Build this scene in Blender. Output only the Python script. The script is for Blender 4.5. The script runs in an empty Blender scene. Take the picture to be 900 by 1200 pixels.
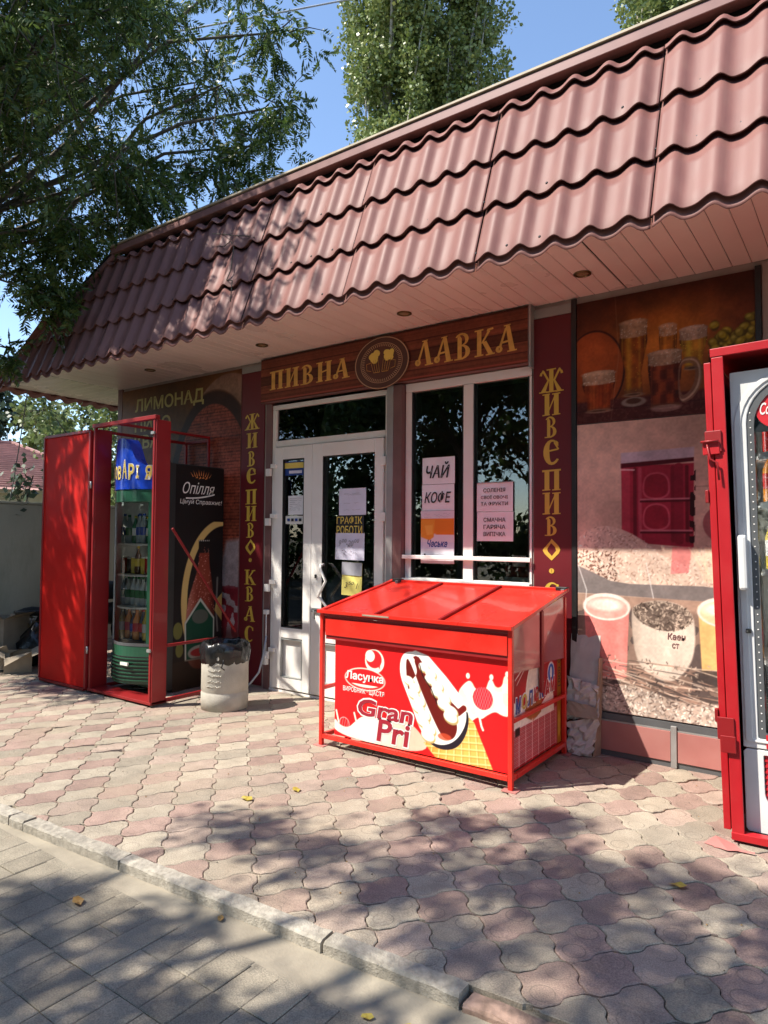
import bpy, bmesh, math, random
import numpy as np
from mathutils import Vector, Matrix
rnd = random.Random(7)
rs = np.random.RandomState(11)
S = bpy.context.scene
COL = S.collection
# ---------------------------------------------------------------- camera
cam_d = bpy.data.cameras.new('camera'); cam = bpy.data.objects.new('camera', cam_d); COL.objects.link(cam)
yaw, pit, rol = 0.621617, 0.0363598, 0.0075014
fw = Vector((-math.sin(yaw)*math.cos(pit), math.cos(yaw)*math.cos(pit), math.sin(pit)))
rt = Vector((math.cos(yaw), math.sin(yaw), 0)); up = rt.cross(fw)
r2 = math.cos(rol)*rt+math.sin(rol)*up; u2 = -math.sin(rol)*rt+math.cos(rol)*up
cam.matrix_world = Matrix(((r2.x, u2.x, -fw.x, 0), (r2.y, u2.y, -fw.y, -4.33145), (r2.z, u2.z, -fw.z, 1.35), (0, 0, 0, 1)))
cam_d.sensor_fit = 'VERTICAL'; cam_d.sensor_height = 36; cam_d.lens = 797.38/1200*36
cam_d.clip_start = 0.05; cam_d.clip_end = 3000
S.camera = cam
# ---------------------------------------------------------------- light
SUN = Vector((-0.5, -0.58, 1.0)).normalized()      # towards the sun
W = bpy.data.worlds.new('World'); S.world = W; W.use_nodes = True
nt = W.node_tree; bg = nt.nodes['Background']; sk = nt.nodes.new('ShaderNodeTexSky')
sk.sky_type = 'NISHITA'; sk.sun_disc = False; sk.sun_elevation = math.asin(SUN.z); sk.sun_rotation = math.atan2(SUN.x, SUN.y)
sk.air_density = 1.0; sk.dust_density = 0.3; sk.ozone_density = 2.2
nt.links.new(sk.outputs[0], bg.inputs[0]); bg.inputs[1].default_value = 0.15
sd = bpy.data.lights.new('sun', 'SUN'); so = bpy.data.objects.new('sun', sd); COL.objects.link(so)
sd.energy = 4.6; sd.angle = math.radians(0.55); sd.color = (1.0, 0.93, 0.82)
so.rotation_euler = SUN.to_track_quat('Z', 'Y').to_euler(); so.location = (-5, -6, 12)
S.view_settings.view_transform = 'Standard'; S.view_settings.look = 'None'
S.view_settings.exposure = 0.95; S.view_settings.gamma = 1
S.cycles.max_bounces = 8; S.cycles.transparent_max_bounces = 16; S.cycles.caustics_reflective = False; S.cycles.caustics_refractive = False
# ---------------------------------------------------------------- materials
def lin(c):
    return tuple(((x/12.92) if x <= 0.04045 else ((x+0.055)/1.055)**2.4) for x in c)
def N(nt, t, **k):
    n = nt.nodes.new(t)
    for a, b in k.items(): setattr(n, a, b)
    return n
def mat(name, col, rough=0.6, metal=0.0, var=0.12, scale=8.0, bump=0.0, bscale=60.0, spec=0.5, dirt=0.0, dirtcol=(0.12, 0.10, 0.08), rndv=0.0, coat=0.0, stretch=None, attr=None, dscale=2.5, rvar=0.1):
    """procedural painted or mineral surface: base colour broken by noise, dirt patches, fine relief"""
    m = bpy.data.materials.new(name); m.use_nodes = True; nt = m.node_tree; L = nt.links.new
    b = nt.nodes['Principled BSDF']
    tc = N(nt, 'ShaderNodeNewGeometry'); vec = tc.outputs['Position']
    if stretch:
        mp = N(nt, 'ShaderNodeMapping'); mp.inputs['Scale'].default_value = stretch; L(vec, mp.inputs[0]); vec = mp.outputs[0]
    n1 = N(nt, 'ShaderNodeTexNoise'); n1.inputs['Scale'].default_value = scale; n1.inputs['Detail'].default_value = 6; L(vec, n1.inputs['Vector'])
    mr = N(nt, 'ShaderNodeMapRange'); mr.inputs[1].default_value = 0.3; mr.inputs[2].default_value = 0.7; mr.inputs[3].default_value = 1-var; mr.inputs[4].default_value = 1+var
    L(n1.outputs[0], mr.inputs[0])
    mul = N(nt, 'ShaderNodeMix', data_type='RGBA', blend_type='MULTIPLY'); mul.inputs[0].default_value = 1
    if attr:
        at = N(nt, 'ShaderNodeAttribute', attribute_name=attr); L(at.outputs['Color'], mul.inputs[6])
    else:
        mul.inputs[6].default_value = (*col, 1)
    L(mr.outputs[0], mul.inputs[7]); out = mul.outputs[2]
    if rndv:
        oi = N(nt, 'ShaderNodeObjectInfo'); gi = N(nt, 'ShaderNodeNewGeometry')
        ad = N(nt, 'ShaderNodeMath', operation='ADD'); L(oi.outputs['Random'], ad.inputs[0]); L(gi.outputs['Random Per Island'], ad.inputs[1])
        fr = N(nt, 'ShaderNodeMath', operation='FRACT'); L(ad.outputs[0], fr.inputs[0])
        m2 = N(nt, 'ShaderNodeMapRange'); m2.inputs[3].default_value = 1-rndv; m2.inputs[4].default_value = 1+rndv; L(fr.outputs[0], m2.inputs[0])
        mm = N(nt, 'ShaderNodeMix', data_type='RGBA', blend_type='MULTIPLY'); mm.inputs[0].default_value = 1
        L(out, mm.inputs[6]); L(m2.outputs[0], mm.inputs[7]); out = mm.outputs[2]
    if dirt:
        n2 = N(nt, 'ShaderNodeTexNoise'); n2.inputs['Scale'].default_value = dscale; n2.inputs['Detail'].default_value = 8; n2.inputs['Roughness'].default_value = .65; L(vec, n2.inputs['Vector'])
        m3 = N(nt, 'ShaderNodeMapRange'); m3.inputs[1].default_value = .48; m3.inputs[2].default_value = .75; m3.inputs[4].default_value = dirt; L(n2.outputs[0], m3.inputs[0])
        md = N(nt, 'ShaderNodeMix', data_type='RGBA'); L(m3.outputs[0], md.inputs[0]); L(out, md.inputs[6]); md.inputs[7].default_value = (*dirtcol, 1); out = md.outputs[2]
    L(out, b.inputs['Base Color'])
    m4 = N(nt, 'ShaderNodeMapRange'); m4.inputs[3].default_value = max(0.03, rough-rvar); m4.inputs[4].default_value = min(1, rough+rvar); L(n1.outputs[0], m4.inputs[0]); L(m4.outputs[0], b.inputs['Roughness'])
    b.inputs['Metallic'].default_value = metal; b.inputs['Specular IOR Level'].default_value = spec; b.inputs['Coat Weight'].default_value = coat
    if bump:
        n3 = N(nt, 'ShaderNodeTexNoise'); n3.inputs['Scale'].default_value = bscale; n3.inputs['Detail'].default_value = 5; L(vec, n3.inputs['Vector'])
        bp = N(nt, 'ShaderNodeBump'); bp.inputs['Strength'].default_value = bump; bp.inputs['Distance'].default_value = 0.004; L(n3.outputs[0], bp.inputs['Height']); L(bp.outputs[0], b.inputs['Normal'])
    return m
def glass_mat(name, tint=(0.75, 0.78, 0.76), refl=0.07, rough=0.0):
    m = bpy.data.materials.new(name); m.use_nodes = True; nt = m.node_tree; L = nt.links.new
    nt.nodes.remove(nt.nodes['Principled BSDF']); o = nt.nodes['Material Output']
    t = N(nt, 'ShaderNodeBsdfTransparent'); t.inputs[0].default_value = (*tint, 1)
    g = N(nt, 'ShaderNodeBsdfGlossy'); g.inputs['Roughness'].default_value = rough; g.inputs[0].default_value = (.95, .97, 1, 1)
    f = N(nt, 'ShaderNodeFresnel'); f.inputs[0].default_value = 1.5
    a = N(nt, 'ShaderNodeMath', operation='ADD', use_clamp=True); a.inputs[1].default_value = refl; L(f.outputs[0], a.inputs[0])
    x = N(nt, 'ShaderNodeMixShader'); L(a.outputs[0], x.inputs[0]); L(t.outputs[0], x.inputs[1]); L(g.outputs[0], x.inputs[2]); L(x.outputs[0], o.inputs[0])
    return m
def leaf_mat(name, c1, c2, trans=0.35, rough=0.5):
    m = bpy.data.materials.new(name); m.use_nodes = True; nt = m.node_tree; L = nt.links.new
    b = nt.nodes['Principled BSDF']; o = nt.nodes['Material Output']; g = N(nt, 'ShaderNodeNewGeometry')
    mx = N(nt, 'ShaderNodeMix', data_type='RGBA'); mx.inputs[6].default_value = (*c1, 1); mx.inputs[7].default_value = (*c2, 1); L(g.outputs['Random Per Island'], mx.inputs[0])
    L(mx.outputs[2], b.inputs['Base Color']); b.inputs['Roughness'].default_value = rough
    t = N(nt, 'ShaderNodeBsdfTranslucent'); L(mx.outputs[2], t.inputs[0]); x = N(nt, 'ShaderNodeMixShader'); x.inputs[0].default_value = trans
    L(b.outputs[0], x.inputs[1]); L(t.outputs[0], x.inputs[2]); L(x.outputs[0], o.inputs[0])
    return m
def paver_mat(name, col, ring=True):
    m = mat(name, col, rough=.9, var=.16, scale=9, bump=.55, bscale=160, rndv=.15, dirt=.85, dirtcol=(.36, .29, .215), spec=.25, dscale=1.3)
    nt = m.node_tree; L = nt.links.new; b = nt.nodes['Principled BSDF']
    # speckles of aggregate
    g = N(nt, 'ShaderNodeNewGeometry'); v = N(nt, 'ShaderNodeTexNoise'); v.inputs['Scale'].default_value = 210; v.inputs['Detail'].default_value = 3; L(g.outputs['Position'], v.inputs['Vector'])
    mr = N(nt, 'ShaderNodeMapRange'); mr.inputs[1].default_value = .3; mr.inputs[2].default_value = .7; mr.inputs[3].default_value = .72; mr.inputs[4].default_value = 1.28; L(v.outputs[0], mr.inputs[0])
    old = b.inputs['Base Color'].links[0].from_socket
    mm = N(nt, 'ShaderNodeMix', data_type='RGBA', blend_type='MULTIPLY'); mm.inputs[0].default_value = 1; L(old, mm.inputs[6]); L(mr.outputs[0], mm.inputs[7]); out = mm.outputs[2]
    if ring:   # the two pressed circles of the clover stone
        uv = N(nt, 'ShaderNodeUVMap'); prev = None
        for c in ((-.047, -.038), (.047, .038)):
            d = N(nt, 'ShaderNodeVectorMath', operation='DISTANCE'); d.inputs[1].default_value = (*c, 0); L(uv.outputs[0], d.inputs[0])
            s = N(nt, 'ShaderNodeMath', operation='SUBTRACT'); s.inputs[1].default_value = .037; L(d.outputs['Value'], s.inputs[0])
            a = N(nt, 'ShaderNodeMath', operation='ABSOLUTE'); L(s.outputs[0], a.inputs[0])
            r = N(nt, 'ShaderNodeMapRange'); r.inputs[1].default_value = .0008; r.inputs[2].default_value = .0032; r.inputs[3].default_value = 1; r.inputs[4].default_value = 0; L(a.outputs[0], r.inputs[0])
            if prev is None: prev = r.outputs[0]
            else:
                q = N(nt, 'ShaderNodeMath', operation='MAXIMUM'); L(prev, q.inputs[0]); L(r.outputs[0], q.inputs[1]); prev = q.outputs[0]
        n5 = N(nt, 'ShaderNodeTexNoise'); n5.inputs['Scale'].default_value = 7; L(g.outputs['Position'], n5.inputs['Vector'])
        k = N(nt, 'ShaderNodeMapRange'); k.inputs[1].default_value = .42; k.inputs[2].default_value = .6; k.inputs[4].default_value = .55; L(n5.outputs[0], k.inputs[0])
        km = N(nt, 'ShaderNodeMath', operation='MULTIPLY'); L(prev, km.inputs[0]); L(k.outputs[0], km.inputs[1])
        dk = N(nt, 'ShaderNodeMix', data_type='RGBA'); L(km.outputs[0], dk.inputs[0]); L(out, dk.inputs[6]); dk.inputs[7].default_value = (.12, .10, .08, 1); out = dk.outputs[2]
    L(out, b.inputs['Base Color'])
    return m
M = {}
M['pink'] = paver_mat('pink_paver', (.29, .205, .172)); M['pink2'] = paver_mat('pale_pink_paver', (.32, .25, .205))
M['grey'] = paver_mat('grey_paver', (.30, .262, .207)); M['grey2'] = paver_mat('pale_grey_paver', (.345, .30, .235))
M['roadp'] = paver_mat('road_paver', (.255, .225, .175), ring=False)
M['sand'] = mat('joint_sand', (.22, .18, .13), rough=1, var=.3, scale=30, bump=.4)
M['gutter'] = mat('gutter_concrete', (.30, .262, .20), rough=.95, var=.2, scale=6, bump=.5, bscale=120, dirt=.4)
M['kerb'] = mat('kerb_concrete', (.33, .30, .25), rough=.95, var=.3, scale=40, bump=1, bscale=150, dirt=.5, dscale=5, dirtcol=(.2, .18, .14), rndv=.08)
M['kerbr'] = mat('rusty_concrete', (.27, .18, .14), rough=1, var=.4, scale=25, bump=1, bscale=60, dirt=.8, dscale=9, dirtcol=(.09, .06, .05))
M['ground'] = mat('earth', (.20, .17, .11), rough=1, var=.4, scale=2, bump=.5, bscale=12)
M['roof'] = mat('roof_paint', (.235, .104, .092), rough=.56, var=.10, scale=3, spec=.3, bump=.05, bscale=20, dirt=.5, dscale=3, dirtcol=(.21, .12, .10), rndv=.10, stretch=(5, 5, .9))
M['roofcap'] = mat('cap_paint', (.27, .13, .12), rough=.45, var=.1, dirt=.3, dirtcol=(.2, .12, .1))
M['capedge'] = mat('cap_edge', (.46, .40, .29), rough=.6, var=.2)
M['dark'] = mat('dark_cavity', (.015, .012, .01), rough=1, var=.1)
M['soffit'] = mat('soffit_pvc', (.80, .69, .63), rough=.3, var=.05, scale=2, spec=.5, rndv=.03)
M['soffitw'] = mat('side_soffit_pvc', (.72, .66, .56), rough=.25, var=.05, scale=2, spec=.5, rndv=.03)
M['white'] = mat('white_upvc', (.82, .79, .75), rough=.35, var=.04, scale=3, dirt=.15, dirtcol=(.5, .46, .4))
M['wall'] = mat('wall_plaster', (.34, .29, .26), rough=.9, var=.12, bump=.2, dirt=.4, dirtcol=(.2, .17, .15))
M['greytrim'] = mat('grey_trim', (.30, .31, .30), rough=.5, var=.08, dirt=.2)
M['browntrim'] = mat('brown_trim', (.17, .085, .08), rough=.5, var=.15, dirt=.2)
M['steel'] = mat('grey_joint_steel', (.42, .42, .41), rough=.4, metal=.5, var=.1)
M['plinth'] = mat('plinth_paint', (.43, .17, .15), rough=.5, var=.12, scale=5, dirt=.35, dirtcol=(.3, .2, .17))
M['banner'] = mat('banner_print', (.12, .007, .012), rough=.45, var=.08, scale=3)
M['gold'] = mat('gold_lettering', (.62, .42, .06), rough=.4, var=.06)
M['gold2'] = mat('ochre_lettering', (.66, .37, .08), rough=.45, var=.15, scale=20)
M['ygreen'] = mat('yellow_lettering', (.42, .36, .10), rough=.5, var=.1)
M['print'] = mat('vinyl_print', (1, 1, 1), rough=.42, var=.05, scale=4, attr='Col', coat=.0, spec=.22, bump=.06, bscale=12)
M['paint_red'] = mat('red_paint', (.25, .005, .007), rough=.5, var=.08, scale=5, dirt=.14, dirtcol=(.25, .02, .015), coat=.15, bump=.05, bscale=25)  # red darkened so its colour carries the shade on cage parts
M['bright_red'] = mat('bright_red_paint', (.66, .022, .012), rough=.3, var=.05, scale=4, coat=.25, bump=.04, bscale=15, dirt=.22, dirtcol=(.5, .10, .07), dscale=6)
M['crimson'] = mat('crimson_paint', (.43, .010, .016), rough=.4, var=.08, scale=5, dirt=.2, dirtcol=(.45, .07, .06), dscale=7)
M['door_red'] = mat('faded_red_paint', (.56, .014, .010), rough=.6, var=.08, scale=4, spec=.15, dirt=.15, dirtcol=(.4, .05, .04))
M['inner_red'] = mat('dull_red_paint', (.30, .008, .010), rough=.5, var=.1)
M['black'] = mat('black_plastic', (.018, .018, .018), rough=.4, var=.2)
M['rubber'] = mat('black_rubber', (.02, .02, .02), rough=.8, var=.2)
M['bag'] = mat('black_polythene', (.012, .012, .013), rough=.22, var=.2, bump=.9, bscale=22)
M['green'] = mat('green_enamel', (.018, .10, .055), rough=.35, var=.08, coat=.2)
M['blue'] = mat('blue_header', (.008, .06, .55), rough=.3, var=.08, coat=.3)
M['yellow'] = mat('yellow_print', (.80, .60, .12), rough=.4, var=.05)
M['wprint'] = mat('white_print', (.80, .78, .74), rough=.4, var=.03)
M['kprint'] = mat('black_print', (.02, .02, .025), rough=.5, var=.05)
M['gprint'] = mat('grey_print', (.30, .30, .34), rough=.6, var=.2)
M['bprint'] = mat('blue_print', (.02, .06, .28), rough=.5, var=.05)
M['rprint'] = mat('red_print', (.55, .02, .03), rough=.4, var=.05)
M['dprint'] = mat('dark_red_print', (.33, .012, .03), rough=.4, var=.05)
M['oprint'] = mat('orange_print', (.55, .20, .06), rough=.4, var=.1)
M['paper'] = mat('paper', (.84, .83, .86), rough=.8, var=.04)
M['paper2'] = mat('lilac_paper', (.68, .66, .80), rough=.8, var=.05)
M['paper3'] = mat('yellow_paper', (.75, .66, .18), rough=.8, var=.08)
M['inner_white'] = mat('fridge_liner', (.80, .81, .80), rough=.35, var=.05)
M['cgrey'] = mat('grey_fridge_plastic', (.70, .70, .69), rough=.4, var=.05, dirt=.1)
M['dgrey'] = mat('dark_grey_plastic', (.10, .105, .11), rough=.4, var=.1)
M['mgrey'] = mat('mid_grey_plastic', (.20, .205, .21), rough=.4, var=.06)
M['card'] = mat('cardboard', (.33, .27, .20), rough=.9, var=.2, bump=.3, scale=6)
M['wcard'] = mat('white_cardboard', (.55, .52, .48), rough=.8, var=.1, scale=8, bump=.25, bscale=30, dirt=.4, dirtcol=(.35, .29, .22))
M['concrete'] = mat('bin_concrete', (.44, .41, .35), rough=.9, var=.16, scale=9, bump=.5, bscale=90, dirt=.35, dirtcol=(.32, .27, .22))
M['fence'] = mat('fence_concrete', (.40, .40, .33), rough=.95, var=.3, scale=1.5, bump=.4, bscale=30, dirt=.7, dirtcol=(.18, .19, .13), stretch=(1, 1, .35), dscale=3)
M['bark'] = mat('bark', (.10, .085, .065), rough=1, var=.35, scale=14, bump=1, bscale=30)
M['bark2'] = mat('poplar_bark', (.33, .31, .26), rough=1, var=.3, scale=8, bump=.8, bscale=20)
M['cable'] = mat('cable_sheath', (.16, .16, .16), rough=.6)
M['gcable'] = mat('pale_cable_sheath', (.36, .38, .42), rough=.6)
M['tile_far'] = mat('far_roof_tile', (.42, .24, .21), rough=.8, var=.2, scale=3)
M['wall_far'] = mat('far_render', (.50, .49, .42), rough=.9, var=.1)
M['chrome'] = mat('chrome', (.6, .6, .6), rough=.2, metal=1, var=.05)
M['plexi'] = mat('tinted_red_panel', (.36, .09, .09), rough=.12, var=.15, scale=3, coat=.6)
M['lampglass'] = mat('lamp_glass', (.30, .22, .12), rough=.3)
M['glass'] = glass_mat('window_glass', (.80, .83, .80), .035)
M['fglass'] = glass_mat('fridge_glass', (.9, .92, .92), .02)
M['leaf_a'] = leaf_mat('leaf_dark', (.034, .072, .016), (.125, .185, .04), .36, .42)
M['leaf_s'] = leaf_mat('leaf_street', (.030, .065, .015), (.075, .13, .03), .3)
M['leaf_p'] = leaf_mat('leaf_poplar', (.12, .18, .045), (.28, .32, .11), .25, .38)
M['leaf_b'] = leaf_mat('leaf_bush', (.08, .12, .035), (.20, .25, .085), .3)
M['leaf_d'] = leaf_mat('leaf_fir', (.03, .055, .03), (.06, .09, .045), .2)
M['leaf_y'] = leaf_mat('leaf_fallen', (.40, .30, .04), (.50, .40, .08), .2)
M['leaf_o'] = leaf_mat('leaf_withered', (.36, .20, .06), (.42, .26, .09), .2)
for nm, c in dict(b_brown=(.10, .035, .012), b_orange=(.62, .22, .02), b_yellow=(.55, .42, .05), b_green=(.03, .16, .06), b_clear=(.35, .40, .40), b_red=(.45, .02, .02), b_blue=(.02, .06, .35), b_dark=(.035, .015, .01), b_white=(.7, .7, .68)).items():
    M[nm] = mat('drink_'+nm[2:], c, rough=.12, var=.08, coat=.5)
# ---------------------------------------------------------------- helpers
def link(o, parent=None):
    COL.objects.link(o)
    if parent: o.parent = parent
    return o
def tag(o, label=None, cat=None, group=None, kind=None):
    if label: o['label'] = label
    if cat: o['category'] = cat
    if group: o['group'] = group
    if kind: o['kind'] = kind
    return o
def thing(name, label, cat, loc=(0, 0, 0), group=None, rot=(0, 0, 0)):
    o = bpy.data.objects.new(name, None); o.empty_display_size = .1; link(o); o.location = loc; o.rotation_euler = rot
    return tag(o, label, cat, group)
class MB:
    def __init__(s): s.v = []; s.f = []; s.m = []; s.sm = []
    def add(s, vs, fs, mi=0, sm=False):
        k = len(s.v); s.v += [tuple(a) for a in vs]
        for f in fs: s.f.append(tuple(i+k for i in f)); s.m.append(mi); s.sm.append(sm)
        return s
    def box(s, a, b, mi=0, mtx=None):
        x0, y0, z0 = a; x1, y1, z1 = b
        vs = [(x0, y0, z0), (x1, y0, z0), (x1, y1, z0), (x0, y1, z0), (x0, y0, z1), (x1, y0, z1), (x1, y1, z1), (x0, y1, z1)]
        if mtx: vs = [mtx @ Vector(v) for v in vs]
        return s.add(vs, [(0, 3, 2, 1), (4, 5, 6, 7), (0, 1, 5, 4), (1, 2, 6, 5), (2, 3, 7, 6), (3, 0, 4, 7)], mi)
    def bar(s, p, q, w, h=None, mi=0, upv=(0, 0, 1)):
        p = Vector(p); q = Vector(q); d = (q-p); l = d.length; d.normalize(); h = h or w
        u = Vector(upv)
        if abs(d.dot(u)) > .95: u = Vector((0, 1, 0))
        x = d.cross(u).normalized(); y = x.cross(d)
        mt = Matrix((( x.x, d.x, y.x, p.x), (x.y, d.y, y.y, p.y), (x.z, d.z, y.z, p.z), (0, 0, 0, 1)))
        return s.box((-w/2, 0, -h/2), (w/2, l, h/2), mi, mt)
    def tube(s, pts, r, n=8, mi=0, cap=True):
        pts = [Vector(p) for p in pts]; rr = r if isinstance(r, (list, tuple)) else [r]*len(pts)
        vs = []; prev = None
        for i, p in enumerate(pts):
            d = (pts[min(i+1, len(pts)-1)]-pts[max(i-1, 0)]).normalized()
            if prev is None:
                a = Vector((0, 0, 1)) if abs(d.z) < .9 else Vector((1, 0, 0)); x = d.cross(a).normalized()
            else: x = (prev-d*prev.dot(d)).normalized()
            prev = x; y = d.cross(x)
            for k in range(n):
                t = 2*math.pi*k/n; vs.append(p+(x*math.cos(t)+y*math.sin(t))*rr[i])
        fs = [(i*n+k, i*n+(k+1) % n, (i+1)*n+(k+1) % n, (i+1)*n+k) for i in range(len(pts)-1) for k in range(n)]
        if cap: fs += [tuple(range(n))[::-1], tuple((len(pts)-1)*n+k for k in range(n))]
        return s.add(vs, fs, mi, True)
    def lathe(s, prof, n=20, mi=0, c=(0, 0, 0), squash=1.0):
        vs = [(c[0]+r*math.cos(2*math.pi*k/n), c[1]+r*squash*math.sin(2*math.pi*k/n), c[2]+z) for r, z in prof for k in range(n)]
        fs = [(i*n+k, i*n+(k+1) % n, (i+1)*n+(k+1) % n, (i+1)*n+k) for i in range(len(prof)-1) for k in range(n)]
        return s.add(vs, fs, mi, True)
    def poly(s, pts, mi=0): return s.add(pts, [tuple(range(len(pts)))], mi)
    def build(s, name, mats, parent=None, bevel=0, weld=False):
        me = bpy.data.meshes.new(name); me.from_pydata(s.v, [], s.f)
        for m in (mats if isinstance(mats, (list, tuple)) else [mats]): me.materials.append(m)
        me.polygons.foreach_set('material_index', s.m); me.polygons.foreach_set('use_smooth', s.sm); me.update()
        o = link(bpy.data.objects.new(name, me), parent)
        if bevel:
            b = o.modifiers.new('b', 'BEVEL'); b.width = bevel; b.segments = 2; b.limit_method = 'ANGLE'; b.angle_limit = .7
        return o
def box(name, a, b, m, parent=None, bevel=0): return MB().box(a, b).build(name, m, parent, bevel)
# planes to write and print on: (u, v, n) -> world.  'F' faces -y (u = x), 'R' faces +x (u = y)
def PF(y0): return lambda u, v, n=0.: (u, y0-n, v)
def PR(x0): return lambda u, v, n=0.: (x0+n, u, v)
_font_cache = {}
def text(name, s, u0, u1, v0, v1, P, m, parent, bold=0.0, shear=0.0, n=.002, ext=.0006, rotdeg=0):
    """letters fitted into the rectangle u0..u1, v0..v1 of plane P"""
    cu = bpy.data.curves.new('t', 'FONT'); cu.body = s; cu.size = 1; cu.offset = bold; cu.shear = shear; cu.extrude = 0; cu.resolution_u = 3; cu.space_line = .95
    ob = bpy.data.objects.new('t', cu); COL.objects.link(ob)
    dg = bpy.context.evaluated_depsgraph_get(); me = bpy.data.meshes.new_from_object(ob.evaluated_get(dg))
    bpy.data.objects.remove(ob); bpy.data.curves.remove(cu)
    co = np.array([v.co[:] for v in me.vertices])
    if len(co) == 0: return None
    if rotdeg == 90: co = np.stack([-co[:, 1], co[:, 0], co[:, 2]], 1)
    lo = co.min(0); hi = co.max(0); u = u0+(co[:, 0]-lo[0])/(hi[0]-lo[0])*(u1-u0); v = v0+(co[:, 1]-lo[1])/(hi[1]-lo[1])*(v1-v0)
    for i, vt in enumerate(me.vertices): vt.co = P(u[i], v[i], n)
    me.name = name; me.materials.clear(); me.materials.append(m)
    return link(bpy.data.objects.new(name, me), parent)
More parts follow.
